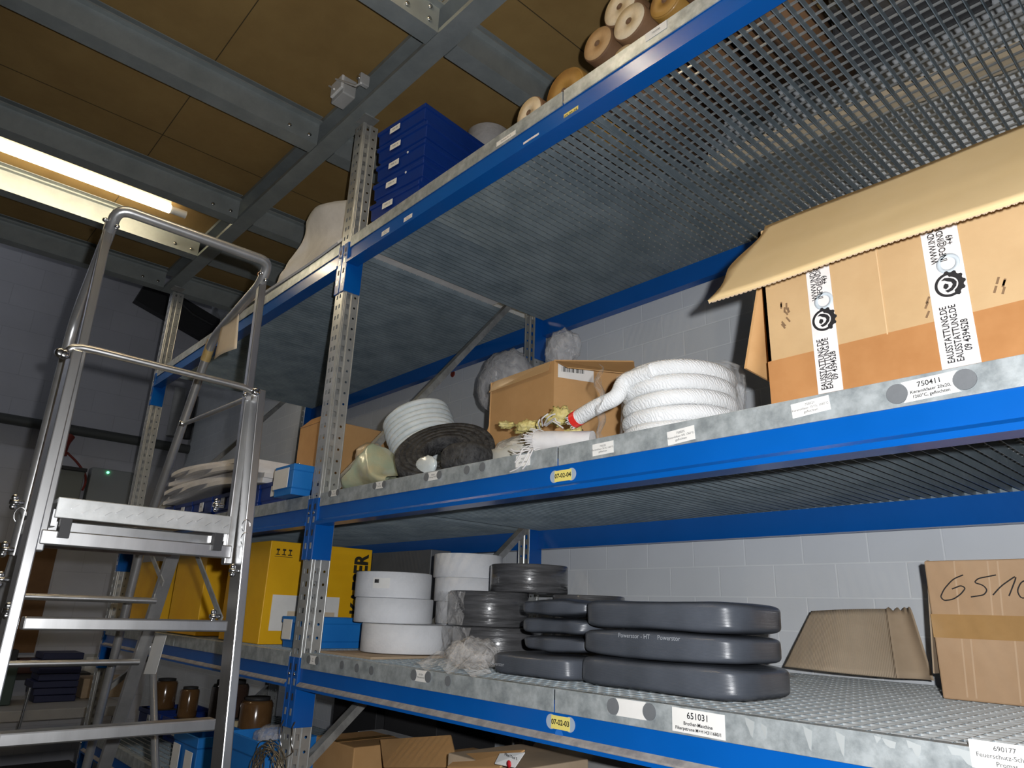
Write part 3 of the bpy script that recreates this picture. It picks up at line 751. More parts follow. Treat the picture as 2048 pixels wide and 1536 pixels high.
for i in range(5):
    rot = math.radians(6 + (i % 2) * 1.5); ox = (.0, .01, .02, .012, .0)[i]
    t = thing('storage_bin', BINL[4 - i], 'bin', (bx + ox, by, zz), 'dark blue bins stacked on the top shelf')
    cc = (bx + ox, by + .03, zz); open_bin(t, cc, (.335, .42, hb), rot, BLUED)
    fc = rp(cc, rot, (-.035, -.2115, hb * .60)); ux = Matrix.Rotation(rot, 3, 'Z') @ Vector((1, 0, 0))
    q = MB(); n = ux.cross(Vector(ZU)) * .0012
    vs = [fc - ux * .035 + Vector((0, 0, -.014)), fc + ux * .035 + Vector((0, 0, -.014)), fc + ux * .035 + Vector((0, 0, .014)), fc - ux * .035 + Vector((0, 0, .014))]
    q.add(vs + [v + n for v in vs], [(0, 1, 2, 3), (7, 6, 5, 4), (0, 1, 5, 4), (1, 2, 6, 5), (2, 3, 7, 6), (3, 0, 4, 7)])
    st = q.build('label_sticker', PAPER, t)
    text_mesh('lettering', ['7500 12', '7500 14', '7500 16', '7500 18', '7500 20'][i], .012, st, fc + n * 1.5, ux, ZU, INK)
    if i in (1, 2): 
        cc2 = rp(cc, rot, (.06, -.2125, hb * .75)); MB().lathe(cc2, (0, -1, 0), [(0, 0), (.006, 0), (.005, .003), (0, .003)], 12, False).build('rivet', PAPER, t)
    zz += hb
# white roll behind the bins
c = P(930, 268, 'y', .55); R_ = .12
t = thing('foam_roll', 'white roll standing behind the stack of dark blue bins', 'roll', (c.x, c.y, g))
MB().lathe((c.x + .08, c.y + .1, g), (0, 0, 1), [(.03, 0), (R_, 0), (R_, c.z - g - .01), (R_ - .02, c.z - g + .01), (.03, c.z - g + .01)], 40).build('roll', WFELT, t)

# rolls lying on the top shelf, ends to the aisle
RCOL = [mat('brown roll wrap', (.16, .085, .04), .7, 0, (.22, .12, .06), 10), mat('dark roll wrap', (.12, .06, .03), .7, 0, (.17, .09, .04), 8), mat('amber roll', (.30, .16, .03), .5, 0, (.38, .21, .05), 8, coat=.3)]
REND = [mat('pale wound roll end', (.74, .62, .44), .85, 0, (.62, .50, .34), 28), mat('brown wound roll end', (.50, .32, .16), .85, 0, (.42, .26, .12), 28), mat('amber roll end', (.42, .23, .05), .6, 0, (.34, .18, .04), 20)]
rolls = [(1066, 225, .058, 0, 'small cream roll lying alone at the far end of the row'), (1133, 180, .080, 2, 'large amber roll showing its rounded side, second from the far end'),
         (1190, 142, .050, 1, 'brown roll low between the large amber roll and the pale pair'), (1211, 92, .056, 1, 'brown roll leaning under the highest pale roll end'), (1243, 114, .050, 0, 'pale half-hidden roll below the brown end'),
         (1231, 25, .062, 0, 'highest pale roll end of the row, with a small core hole'), (1266, 50, .058, 0, 'pale roll end right of and below the highest one'), (1316, 14, .052, 2, 'amber roll beside the pale pair, cut by the upper picture edge'),
         (1358, 24, .050, 1, 'reddish brown roll half behind the galvanised edge'),  (1400, -30, .065, 1, None), (1460, -60, .065, 0, None)]
rolls = [(a_, b_, c_ * 1.12, d_, e_) for a_, b_, c_, d_, e_ in rolls]
RZ = []
for px, py, r_, k_, lb_ in rolls:
    c = P(px, py, 'y', .08); RZ.append([c.x, max(c.z, g + r_ + .004), r_ * 1.02])
for it in range(400):
    for i_ in range(len(RZ)):
        for j_ in range(i_):
            a_, b_ = RZ[i_], RZ[j_]; dx, dz = a_[0] - b_[0], a_[1] - b_[1]; d_ = math.hypot(dx, dz); o_ = a_[2] + b_[2] + .001 - d_
            if o_ > 0:
                a_[0] += dx / d_ * o_ / 2; a_[1] += dz / d_ * o_ / 2; b_[0] -= dx / d_ * o_ / 2; b_[1] -= dz / d_ * o_ / 2
    for a_ in RZ: a_[1] = max(a_[1], g + a_[2] + .003)
for i, (px, py, r_, k_, lb_) in enumerate(rolls):
    yf = .07 + (i % 3) * .015
    c = Vector((RZ[i][0], yf, RZ[i][1]))
    L = .50 + (i % 4) * .03
    t = thing('tape_roll', (lb_ or 'brown roll lying deeper in the row, beyond the upper picture edge') + ', on the top shelf', 'roll', (c.x, c.y, c.z - r_), 'rolls lying on the top shelf')
    MB().lathe(c, (0, 1, 0), [(.011, 0.001), (r_ * .96, 0.001), (r_, .006), (r_, L), (.011, L)], 36, True, .012).build('wound_body', RCOL[k_], t)
    MB().lathe(c, (0, 1, 0), [(.011, -.001), (.011, .0005), (r_ * .93, .0005), (r_ * .93, -.001)], 36, True, .012).build('end_face', REND[k_], t)
    MB().lathe(c + Vector((0, .002, 0)), (0, 1, 0), [(.0085, -.004), (.0115, -.004), (.0115, .05), (.0085, .05)], 16).build('core', RCOL[1], t)
# bearing plank and dark case seen through the grating
q = MB(); a = Vector((1.45, .70, g + .002)); b = Vector((2.55, .90, g + .002)); q.bar(a + Vector((0, 0, .02)), b + Vector((0, 0, .02)), .075, .036); tag(q.build('wooden_batten', mat('raw wood', (.45, .36, .24), .8, 0, (.52, .42, .29), 8)), 'pale wooden batten lying on the top shelf, seen through the grating', 'batten')
cs = thing('brown_carton', 'brown carton on the top shelf seen through the grating near the upper right', 'box', (2.25, .32, g))
MB().box(2.22, 2.62, .06, .34, g + .002, g + .30).build('carton_body', CARDD, cs)
ds = thing('black_case', 'black case on the top shelf seen through the grating behind the carton', 'case', (2.0, .58, g))
MB().box(2.04, 2.40, .42, .60, g + .002, g + .22).build('case_body', DARK, ds, .01); MB().box(2.12, 2.30, .405, .42, g + .12, g + .15).build('handle', DARK, ds, .004)

# white folded sheet on the top shelf, left bay
TOPS = [P(a_, b_, 'y', y_) for a_, b_, y_ in ((522, 556, .02), (545, 535, .03), (566, 505, .04), (585, 470, .05), (605, 443, .06), (640, 415, .07), (672, 402, .08), (715, 395, .09))]
def foldsheet(u, v):
    q_ = u * (len(TOPS) - 1.001); i_ = int(q_); tp_ = TOPS[i_].lerp(TOPS[i_ + 1], q_ - i_)
    z0_ = g + .013; z = z0_ + max(.004, tp_.z - z0_) * v
    return (tp_.x, .09 + (tp_.y - .0) * (1 - v) * .2 + .16 * v * v * 0 + .022 * math.sin(v * 7 + u * 5) + .02 * math.sin(u * 13 + v * 2), z)
t = thing('foam_sheet', 'large white felt sheet bulging over the top shelf edge left of the middle post', 'sheet', (-.7, .2, g))
MB().grid(foldsheet, 40, 16, .008).build('folded_sheet', WFELT, t)
def fold2(u, v):
    x = -1.35 + 1.25 * u; return (x, -.012 + .09 * v, g + .014 + .06 * math.sin(v * PI * .5) * (.3 + u) + .008 * math.sin(u * 6))
MB().grid(fold2, 30, 8, .01).build('sheet_edge', WFELT, t)
MB().box(-.30, -.012, .10, .95, g + .002, g + .007).build('sheet_tail', WFELT, t)

# ================================================================== middle shelf, right bay
g = GZ[4]
# big carton with tape ------------------------------------------------
X0, X1, Y0, Y1, ZB, ZT = 1.965, 2.67, .02, .56, g + .002, .852
bc = thing('large_carton', 'large cardboard carton with open flaps, bound with printed white tape, at the right', 'box', ((X0 + X1) / 2, .3, ZB))
q = MB().box(X0, X1, Y0, Y0 + .007, ZB, ZT).box(X0, X1, Y1 - .007, Y1, ZB, ZT).box(X0, X0 + .007, Y0, Y1, ZB, ZT).box(X1 - .007, X1, Y0, Y1, ZB, ZT).box(X0, X1, Y0, Y1, ZB, ZB + .007)
q.build('carton_body', CARDB, bc)
fy, fz = -.165, .618
fl_ = MB(); slab(fl_, (X0 - .004, Y0 - .002, ZT + .002), (X0 - .015, fy, fz), (X1 + .02, fy - .005, fz + .004), (X1, Y0 - .002, ZT + .002), .007)
def flapfn(u, v):
    x = (X0 + .02 - .05 * v + .012 * math.sin(v * 9) * (1 if u < .02 else 0)) * (1 - u) + (X1 + .02) * u
    y = Y0 + (fy - Y0) * v; zz_ = ZT + .002 + (fz - ZT) * v
    cr = -.006 * max(0, 1 - abs(v - .52) * 9) + .004 * math.sin(u * 11 + v * 3)
    return (x, y + cr, zz_ + cr)
flap = MB().grid(flapfn, 30, 14, .006, smooth=True).build('front_flap', CARDL, bc)
flap['label'] = 'pale inner side of the front flap'
# fluted cut edge
q = MB()
for i in range(150):
    u = (i + .5) / 150; p = Vector(flapfn(u, 1.0)); s = .003 if i % 2 else -.003
    q.bar(p + Vector((-.0024, -.0002, s * .5 + .0005)), p + Vector((.0024, -.0002, -s * .5 + .0005)), .0035, .0012, (0, 1, 0))
q.build('fluted_edge', CARDD, flap)
def sflap(u, v):
    return (X0 - .004 - .055 * v * (1 - .3 * u), Y0 + .03 + (Y1 - Y0 - .1) * u - .03 * v, ZT - .02 - .30 * v - .03 * u * v)
MB().grid(sflap, 8, 6, .006).build('side_flap', CARD, bc)
MB().grid(lambda u, v: (X0 + .05 + (X1 - X0 - .1) * u, Y1 + .10 * v, ZT + .16 * v), 8, 6, .006).build('rear_flap', CARDL, bc)
# orange brown tape over the lower front edge
MB().box(X0 - .001, X1, Y0 - .0012, Y0 + .002, ZB, .533).build('bottom_tape', CARDO, bc)
c1 = MB(); c1.box(2.21, 2.2125, Y0 - .0015, Y0, .53, .82)
c1.build('crease', mat('board crease', (.62, .43, .23), .7), bc)
# scuffs
for px, py, a_ in ((1572, 612, .5), (1578, 640, .9), (1860, 618, .2), (2000, 570, .3)):
    c = P(px, py, 'y', Y0 - .001); q = MB()
    for k_ in range(5):
        o_ = Vector((random.uniform(-.012, .012), 0, random.uniform(-.02, .02))); q.bar(c + o_, c + o_ + Vector((.008 * math.cos(a_ * 3), 0, .012)), .001, .0035, (1, 0, 0))
    q.build('scuff_mark', mat('grey scuff', (.20, .12, .06), .8), bc)
def printed_tape(xc, wd, ztop, zlogo, tilt=0, cut=1):
    tp = MB().box(xc - wd / 2, xc + wd / 2, Y0 - .0026, Y0 - .0012, ZB + .004, ztop).build('printed_tape', WTAPE, bc)
    y = Y0 - .003
    ux, uz = (0, 0, 1), (-1, 0, 0)
    x1_, x2_, x3_ = xc - wd * .22, xc + wd * .02, xc + wd * .26
    lo = zlogo - .040
    for xx, s_ in ((x1_, 'EAUSSTATTUNG.DE'), (x2_, 'EAUSSTATTUNG.DE')):
        text_mesh('lettering', s_, .0165, tp, (xx, y, lo), ux, uz, INK, 'RIGHT', .0003, .74)
    text_mesh('lettering', '09 4394528', .0165, tp, (x3_, y, lo - .032), ux, uz, INK, 'RIGHT', .0003, .76)
    hi = zlogo + .048
    text_mesh('lettering', 'WWW.INDUT', .0165, tp, (x1_, y, hi), ux, uz, INK, 'LEFT', .0003, .76)
    text_mesh('lettering', 'INFO@INDIGNUTTUNG', .0165, tp, (x2_, y, hi), ux, uz, INK, 'LEFT', .0003, .76)
    text_mesh('lettering', '+49', .0165, tp, (x3_, y, hi + .03), ux, uz, INK, 'LEFT', .0003, .76)
    # round emblem: ring with cog teeth on its right half and a bird head shape
    lx, lz, r1, r2 = xc + wd * .04, zlogo, .024, .019
    e = MB(); N_ = 48; vs = []
    for k_ in range(N_):
        t = 2 * PI * k_ / N_; ro = r1 + (.0035 if (-1.3 < math.atan2(math.sin(t), math.cos(t)) < 1.9 and k_ % 4 < 2) else 0)
        ri = r2 - (.004 if math.cos(t - .2) > .2 else 0)
        for rr in (ri, ro):
            for yy in (y, y - .0003): vs.append((lx + rr * math.cos(t), yy, lz + rr * math.sin(t)))
    fs = []
    for k_ in range(N_):
        a_, b_ = 4 * k_, 4 * ((k_ + 1) % N_)
        fs += [(a_, a_ + 2, b_ + 2, b_), (a_ + 1, b_ + 1, b_ + 3, a_ + 3), (a_, b_, b_ + 1, a_ + 1), (a_ + 2, a_ + 3, b_ + 3, b_ + 2)]
    e.add(vs, fs)
    bird = [(-.004, -.015), (.004, -.013), (.011, -.006), (.013, .002), (.009, .009), (.002, .013), (-.006, .015), (-.012, .011), (-.006, .010), (-.002, .007), (.004, .004), (.006, -.001), (.003, -.006), (-.002, -.009), (-.008, -.010)]
    e.prism([(lx + a_, lz + b_) for a_, b_ in bird], 'y', y - .0003, y)
    drop = [(-.006, -.008), (-.001, -.004), (-.001, .001), (-.006, .004), (-.009, .001), (-.010, -.004)]
    e.prism([(lx + a_, lz + b_) for a_, b_ in drop], 'y', y - .0003, y)
    e.build('emblem', INK, tp)
    wm = MB(); wm.lathe((lx + .004, y + .0002, lz + .042), (0, -1, 0), [(.012, 0), (.020, 0), (.020, .0002), (.012, .0002)], 24); wm.build('faded_emblem', mat('faded blue print', (.50, .57, .62), .5), tp)
    # tape end turned under
    MB().box(xc - wd / 2, xc + wd / 2, Y0 - .0026, Y0 + .05, ZB - .001, ZB + .0005).build('turned_end', WTAPE, bc)
printed_tape(2.092, .050, .80, .594)
printed_tape(2.325, .062, .84, .596)

# rope coil ------------------------------------------------------------
rc = thing('rope_coil', 'thick coil of white braided rope wrapped in clear film with a red taped end', 'rope coil', (1.66, .26, g))
cx, cy, R_, dist = cylfit(1243, 1478, 800, .23)
rr = .0208
coil(MB(), (cx, cy, g + .005), ZU, R_ - rr, rr, 5, 2, 48).build('coiled_rope', ROPE, rc)
e0 = Vector((cx - R_ * .80, cy - R_ * .45, g + .165)); e1 = P(1152, 838, 'y', .06)
pts = [Vector((cx + .02, cy - R_ + rr * .6, g + rr * 8.6)), Vector((cx - R_ * .5, cy - R_ * .92, g + .172)), P(1235, 795, 'y', .06), P(1195, 812, 'y', .055), e1]
pts = arc(pts, 6); MB().tube(pts, rr * 1.05, 14).build('rope_tail', ROPE, rc)
d_ = (pts[-1] - pts[-2]).normalized()
MB().tube([e1 - d_ * .012, e1 + d_ * .008], rr * 1.12, 16).build('red_tape', mat('red tape', (.75, .03, .02), .4), rc)
q = MB()
for k_ in range(30):
    t = 2 * PI * k_ / 30; o_ = Vector((0, math.cos(t), math.sin(t))) * rr * .9; q.tube([e1 + d_ * .006 + o_, e1 + d_ * random.uniform(.016, .026) + o_ * random.uniform(.6, 1.15)], .0016, 4)
q.build('frayed_tip', WFELT, rc)
q = MB(); H = .24
def wrap(u, v):
    t = PI * (-.95 + 2 * u); r_ = R_ + .014 + .012 * math.sin(t * 6 + v * 5) + .006 * math.sin(t * 17 + v * 9)
    if v > .8: r_ *= 1 - (v - .8) * 2.2
    return (cx + math.cos(t) * r_, cy + math.sin(t) * r_ * (1 if math.sin(t) > -.2 else .985), g + .002 + H * min(v, .9) + .02 * math.sin(t * 4) * v)
def wrapR(u, v): return wrap(.44 + u * .62, v)
q.grid(wrapR, 60, 12); q.build('clear_wrap', film('thin clear film', dens=.16, rough=.15), rc)
def wrapL(u, v):
    p = Vector((cx - R_ * 1.03 - .015 + .09 * u, cy - R_ * .75 - .12 * u, g + .002 + .20 * v)); return p + Vector((.01 * math.sin(v * 17 + u * 5), .012 * math.sin(v * 13 + u * 9), 0))
MB().grid(wrapL, 10, 16).build('clear_wrap', FILM, rc)

# rope end with frayed strands in a bag --------------------------------
fr = thing('frayed_rope', 'white frayed rope end hanging over the shelf edge beside the rope coil', 'rope', P(1120, 880, 'y', .06))
a = P(1075, 872, 'y', .05); a.z = g + .042; b = P(1186, 878, 'y', .10); b.z = g + .030
MB().tube(arc([a, (a + b) / 2 + Vector((0, 0, .004)), b, b + Vector((.15, .12, -.005))], 4), [.034] * 2 + [.03] * 30, 16) if False else None
pts = [a, a * .7 + b * .3, a * .4 + b * .6, b]
MB().tube(pts, [.031, .030, .027, .026], 16).build('rope_body', WFELT, fr)
q = MB(); dd = (a - b).normalized()
for k_ in range(150):
    t = random.uniform(0, 2 * PI); r_ = random.uniform(.3, 1) * .030; o_ = Vector((0, math.cos(t) * r_, math.sin(t) * r_)); s0 = a + o_ + dd * random.uniform(-.03, 0)
    o2 = o_ * random.uniform(1.1, 1.6); q.tube([s0, s0 + dd * .01 + (o2 - o_) * .4, a + dd * random.uniform(.006, .026) + o2], .0016, 4)
q.build('frayed_tuft', WFELT, fr)
q = MB()
for (p0, p1, p2, p3) in [((1068, 900), (1040, 905), (1028, 902), (1022, 898)), ((1070, 902), (1045, 895), (1040, 912), (1030, 925)), ((1066, 908), (1060, 925), (1040, 935), (1020, 944)), ((1068, 905), (1050, 915), (1035, 910), (1026, 905)), ((1064, 910), (1066, 928), (1052, 930), (1045, 938)),
                         ((1088, 850), (1095, 836), (1103, 830), (1110, 828)), ((1085, 852), (1083, 838), (1090, 832), (1096, 828)), ((1092, 852), (1105, 842), (1115, 848), (1126, 856)), ((1090, 850), (1110, 836), (1112, 843), (1120, 846)), ((1080, 858), (1076, 846), (1080, 838), (1078, 842))]:
    A_, B_ = P(*p0, 'y', .03), P(*p1, 'y', -.008)
    if p0[1] > 890: A_.z = g + .012; B_.z = max(B_.z, g + .005)
    q.tube(arc([A_, B_, P(*p2, 'y', -.010), P(*p3, 'y', -.010)], 3), .0022, 6)
q.build('loose_strands', WFELT, fr)
yb = thing('fibre_bag', 'clear bag holding yellowish fibre behind the frayed rope', 'bag', (1.05, .25, g))
c = P(1040, 880, 'y', .22); c = P(1020, 880, 'y', .22); bag(MB(), (c.x + .03, .275, g + .075), (.26, .22, .14), 3, .05).build('clear_bag', film('milky film', (.80, .78, .72), .5, .2, .5, 22), yb)
pillow(MB(), (c.x, .25, g + .055), (.22, .19, .10), (.7, .7), 0, .004, 2).build('filling', mat('grey fibre', (.42, .42, .38), .9, 0, (.52, .51, .46), 10), yb)
for k_, (px, py, w1, h1) in enumerate([(1055, 853, .10, .035), (1120, 832, .09, .05), (1012, 850, .05, .02), (1150, 865, .05, .03)]):
    c = P(px, py, 'y', .17); bag(MB(), c, (w1, .05, h1), k_ + 5, .28, False, 30).build('yellow_tuft', YFIB, yb)

# carton with flaps ------------------------------------------------------
oc = thing('open_carton', 'brown cardboard carton with open flaps and a barcode label, behind the frayed rope', 'box', (.9, .7, g))
B = P(1106, 870, 'y', .46)        # near vertical corner
top = P(1112, 712, 'y', .46)
k0 = Vector((B.x, .46, 0)); dirL = Vector((-1, .06, 0)).normalized(); dirR = Vector((.72, .70, 0)).normalized()
wl = .40; wr = .30; zt = top.z; zl = P(985, 765, 'y', .46).z
pL = k0 + dirL * wl; pR = k0 + dirR * wr; pB = pL + dirR * wr
def vw(p, z): return Vector((p.x, p.y, z))
q = MB()
for a, b in ((k0, pL), (k0, pR), (pL, pB), (pR, pB)):
    slab(q, vw(a, g + .002), vw(b, g + .002), vw(b, zt - .015), vw(a, zt - .015), .006)
q.hexa([vw(p, g + .002) for p in (k0, pR, pB, pL)] + [vw(p, g + .008) for p in (k0, pR, pB, pL)])
q.build('carton_body', CARD, oc)
n_ = Vector((.70, -.72, 0))
q = MB(); slab(q, vw(k0, zt - .015), vw(pR, zt - .015), vw(pR, zt - .10) + n_ * .10, vw(k0, zt - .07) + n_ * .08 + dirR * .05, .004)
q.build('side_flap', CARD, oc)
q = MB(); slab(q, vw(pL, zt - .2), vw(pL, g + .01), vw(pL, g + .005) + Vector((-.09, -.05, 0)), vw(pL, g + .02) + Vector((-.10, -.03, 0)), .004)
q.build('side_flap', CARD, oc)
q = MB(); slab(q, vw(k0, zt - .015) - dirL * -.02 , vw(pL, zt - .015) + dirL * -.03, vw(pL, zt - .06) + Vector((-.0, -.008, 0)), vw(k0, zt - .055) + Vector((-.02, -.008, 0)), .002)
q.build('tape_strip', mat('pale packing tape', (.55, .34, .15), .35, coat=.3), oc)
yv = vw(k0, zt - .02)
def onR(u, z_, off=.005): return k0 + dirR * u + Vector((0, 0, z_)) + Vector((.70, -.72, 0)) * off
q = MB(); slab(q, onR(.015, zt - .085), onR(.15, zt - .105), onR(.15, zt - .035), onR(.015, zt - .02), .001); lb_ = q.build('barcode_label', PAPER, oc)
q = MB()
for i in range(16):
    u = .03 + i * .0055; q.bar(onR(u, zt - .060 - u * .1, .0075), onR(u, zt - .040 - u * .1, .0075), .0005, .0014 + .0012 * (i % 3), dirR)
q.build('barcode', INK, lb_)
# plastic bags round it
bg = thing('plastic_bag', 'crumpled translucent plastic bag behind the left corner of the open carton', 'bag', (.45, .85, g + .3))
c = P(1000, 750, 'y', .72); c = P(1012, 768, 'y', .80); bag(MB(), c, (.34, .22, .34), 11, .05, False).build('bag_film', film('grey film', (.60, .60, .62), .55, .22, .5, 16), bg)
bg = thing('plastic_bag', 'clear plastic bag sticking up above the open carton by the rear post', 'bag', (.9, .9, g + .5))
c = P(1125, 700, 'y', .62); bag(MB(), c, (.17, .10, .17), 23, .09, False).build('bag_film', film('thin grey film', (.75, .75, .77), .3, .16, .6, 20), bg)

# tilted white coil and black ring ---------------------------------------
ax = Vector((-.42, -.12, .90)).normalized()
wc = thing('tape_coil', 'tilted coil of white glass fibre tape leaning behind the black braided ring', 'tape coil', (.35, .40, g))
c = P(856, 908, 'y', .385); 
coil(MB(), c, ax, .142, .0125, 8, 1, 44).build('wound_tape', ROPEW, wc)
coil(MB(), c, ax, .100, .020, 4, 1, 32).build('inner_windings', ROPEW, wc)
MB().lathe(c, ax, [(0, .172), (.138, .172), (.134, .20), (0, .205)], 40, False).build('top_winding', ROPEW, wc)
q = MB()
for i in range(22):
    p = P(810 + random.uniform(-14, 14), 868 + random.uniform(-12, 12), 'y', .30); q.bar(p, p + Vector((.006, 0, .006)), .001, .007, (1, 0, 0))
tcx = c; 
br_ = thing('packing_ring', 'black braided packing wound into a flat ring on the shelf edge', 'packing ring', (.55, .18, g))
ax2 = Vector((.42, -.56, .70)).normalized()
c = P(892, 912, 'y', .19); c.z = g + .112
q = MB()
for k_, rr_ in enumerate((.176, .155, .134, .113, .092)):
    q.lathe(c, ax2, [(rr_ - .0115, -.032), (rr_ + .0095, -.034), (rr_ + .0115, 0), (rr_ + .0095, .030), (rr_ - .0115, .028)], 56, True, .01)
q.v = [(x, y, max(z, g + .003)) for x, y, z in q.v]
q.build('ring_winding', BLACKR, br_)
be = thing('packing_end', 'dark grey end of braided packing lying right of the black ring', 'packing', (.82, .15, g))
a = P(905, 915, 'y', .10); b = P(985, 905, 'y', .16)
q = MB(); pillow(q, ((a.x + b.x) / 2 + .01, .10, g + .052), (abs(b.x - a.x) + .03, .13, .10), (.6, .6), .1, .002, 4).build('packing_body', BLACKR, be)
wf = thing('white_film_pack', 'small white film-wrapped pack inside the opening of the black ring', 'pack', (.6, .2, g))
c = P(885, 925, 'y', .15); bag(MB(), (c.x, .075, g + .044), (.13, .035, .08), 9, .04).build('pack', mat('white shrink film', (.62, .68, .68), .25, 0, (.72, .77, .78), 10, coat=.7, bump=.5, bscale=20), wf)
# green bag
gb = thing('wrapped_bundle', 'pale green fibre bundle in shiny film beside the middle post', 'bundle', (.25, .2, g))
def bundle(u, v):
    t = 2 * PI * v; x = .035 + .36 * u
    h = .035 + .085 * math.exp(-((u - .50) / .24) ** 2) + .015 * u; h *= (1 - .45 * max(0, u - .7) / .3) * min(1, .35 + u * 4)
    wdt = .09 * min(1, .4 + u * 3) * (1 - .25 * max(0, u - .75) / .25)
    cy_ = .125; k_ = 1 + .045 * noise2(u * 3, math.cos(t) + math.sin(t), 3) + .015 * abs(math.sin(u * 23 + t * 7))
    return (x, cy_ + wdt * math.cos(t) * k_, g + .003 + h * (1 + math.sin(t)) * .72 * k_)
MB().grid(bundle, 44, 32).build('wrapped_fibre', GREENF, gb)
c = P(752, 893, 'y', .20); bag(MB(), (.17, .115, g + .155), (.13, .11, .10), 31, .05, False).build('tan_part', mat('tan wrapped part', (.50, .36, .20), .35, 0, (.56, .44, .28), 8, coat=.6, bump=.4, bscale=18), gb)

# ================================================================== middle shelf, left bay
ob = thing('brown_carton', 'plain orange-brown carton behind the middle post on the middle shelf', 'box', (-.45, .55, g))
MB().box(-.80, -.50, .25, .62, g + .002, .885).build('carton_body', CARD, ob, .004)
q = MB(); slab(q, (-.80, .252, .885), (-.50, .252, .885), (-.52, .30, .94), (-.78, .30, .94), .004); q.build('top_flap', CARD, ob)
wt = thing('felt_stack', 'stack of folded white felt mats lying on the dark blue bins of the middle shelf', 'felt stack', (-1.6, .2, g + .1))
fz0 = P(470, 978, 'y', .10).z
for k_ in range(6):
    def mat_fn(u, v, k_=k_):
        x = -2.02 + .02 * k_ + (1.42 - .04 * k_ + .05 * math.sin(k_)) * u
        drop = -.10 * max(0, u - .55) * 2 * (1 - u) * 2
        z = g + .140 + .0255 * k_ * (1 - .15 * u) + .030 * math.sin(u * PI) - .01 * max(0, u - .7) + .004 * math.sin(u * 5 + k_ * .3) + .03 * (1 - u) * (k_ > 2)
        return (x, -.01 + .245 * v + .02 * math.sin(u * 7 + k_ * 2), z)
    MB().grid(mat_fn, 34, 8, .022).build('felt_mat', WFELT, wt)
fs_ = thing('felt_sheet', 'white felt sheet lying flat at the far end of the middle shelf', 'sheet', (-2.4, .3, g))
MB().grid(lambda u, v: (-2.74 + .50 * u, .03 + .5 * v, g + .02 + .10 * u * u + .02 * math.sin(u * 5)), 16, 6, .02).build('folded_sheet', WFELT, fs_)
def bin_thing(x0, x1, y0, y1, z0, h, mt, label, group=None, txt=None, lab=True):
    t = thing('storage_bin', label, 'bin', ((x0 + x1) / 2, (y0 + y1) / 2, z0), group)
    c_ = ((x0 + x1) / 2, (y0 + y1) / 2, z0); open_bin(t, c_, (x1 - x0, y1 - y0, h), 0, mt)
    if lab:
        xc_ = (x0 + x1) / 2; s_ = MB().box(xc_ - .025, xc_ + .025, y0 - .001, y0 + .004, z0 + h * .35, z0 + h * .80).build('label_sticker', PAPER, t)
        text_mesh('lettering', txt or '7501', .013, s_, (xc_, y0 - .0018, z0 + h * .58), FR, ZU, INK)
    return t
nmb = ['leftmost dark blue bin under the white felt mats', 'second dark blue bin from the far end under the felt mats', 'third dark blue bin under the felt mats, right of the ladder rail', 'fourth dark blue bin under the felt mats', 'dark blue bin left of the bright blue one on the middle shelf', 'dark blue bin just behind the bright blue one, next to the middle post']
xs = [-2.22, -1.91, -1.60, -1.29, -.98, -.67]
for i, x in enumerate(xs): bin_thing(x, x + .29, .03, .50 if i < 4 else .245, g + .002, .11, BLUED, nmb[i], 'dark blue bins on the middle shelf', '75%02d' % (30 + i))
bl = bin_thing(-.325, -.14, -.06, .035, g + .004, .13, BLUEL, 'bright blue bin overhanging the edge of the middle shelf left of the middle post', None, lab=False)
c = P(568, 955, 'x', -.42)
MB().box(-.32, -.18, -.0640, -.0615, g + .035, g + .12).build('hanging_paper', PAPER, bl)
for x in (-.28, -.19): MB().tube([(x + math.cos(t) * .02, -.02, g + .132 + math.sin(t) * .014) for t in [k_ * PI / 8 for k_ in range(9)]], .002, 6).build('wire_hanger', CHROME, bl)

# ================================================================== lower shelf, right bay
g = GZ[3]
gl = {}
def roll_thing(pl, pr, pyt, pyb, yc, mt, label, name, group, z0=None, core=None, seamfilm=False, cat='roll'):
    cx_, cy_, R_, dist = cylfit(pl, pr, (pyt + pyb) / 2, yc)
    zt_ = zat((pl + pr) / 2, pyt, dist - R_); zb_ = zat((pl + pr) / 2, pyb, dist - R_) if z0 is None else z0
    t = thing(name, label, cat, (cx_, cy_, zb_), group); r0 = R_ * .30
    MB().lathe((cx_, cy_, zb_), ZU, [(r0, 0), (R_ - .003, 0), (R_, .003), (R_, zt_ - zb_ - .003), (R_ - .003, zt_ - zb_), (r0, zt_ - zb_)], 56, True, .004).build('wound_strip', mt, t)
    return t, cx_, cy_, R_, zb_, zt_
t, cx_, cy_, R_, zb_, zt_ = roll_thing(722, 902, 1250, 1306, .35, WROLL, 'bottom white roll of the front stack, lying on a cardboard pad', 'filter_roll', 'white filter rolls on the lower shelf', g + .012)
z1 = zt_ + .001
t, cx_, cy_, R_, zb_, zt_ = roll_thing(709, 866, 1196, 1248, .36, WROLL, 'middle white roll of the front stack', 'filter_roll', 'white filter rolls on the lower shelf', z1)
z2 = zt_ + .001
t, cx_, cy_, R_, zb_, zt_ = roll_thing(711, 863, 1143, 1197, .36, WROLL, 'top white roll of the front stack, with a small printed label', 'filter_roll', 'white filter rolls on the lower shelf', z2)
a_ = math.atan2(CAM.y - cy_, CAM.x - cx_) - .55
q = MB()
def lab(u, v): 
    t_ = a_ + u * .45; return (cx_ + (R_ + .0012) * math.cos(t_), cy_ + (R_ + .0012) * math.sin(t_), zb_ + .035 + v * .04)
lb_ = MB().grid(lab, 8, 1).build('printed_label', PAPER, t)
q = MB()
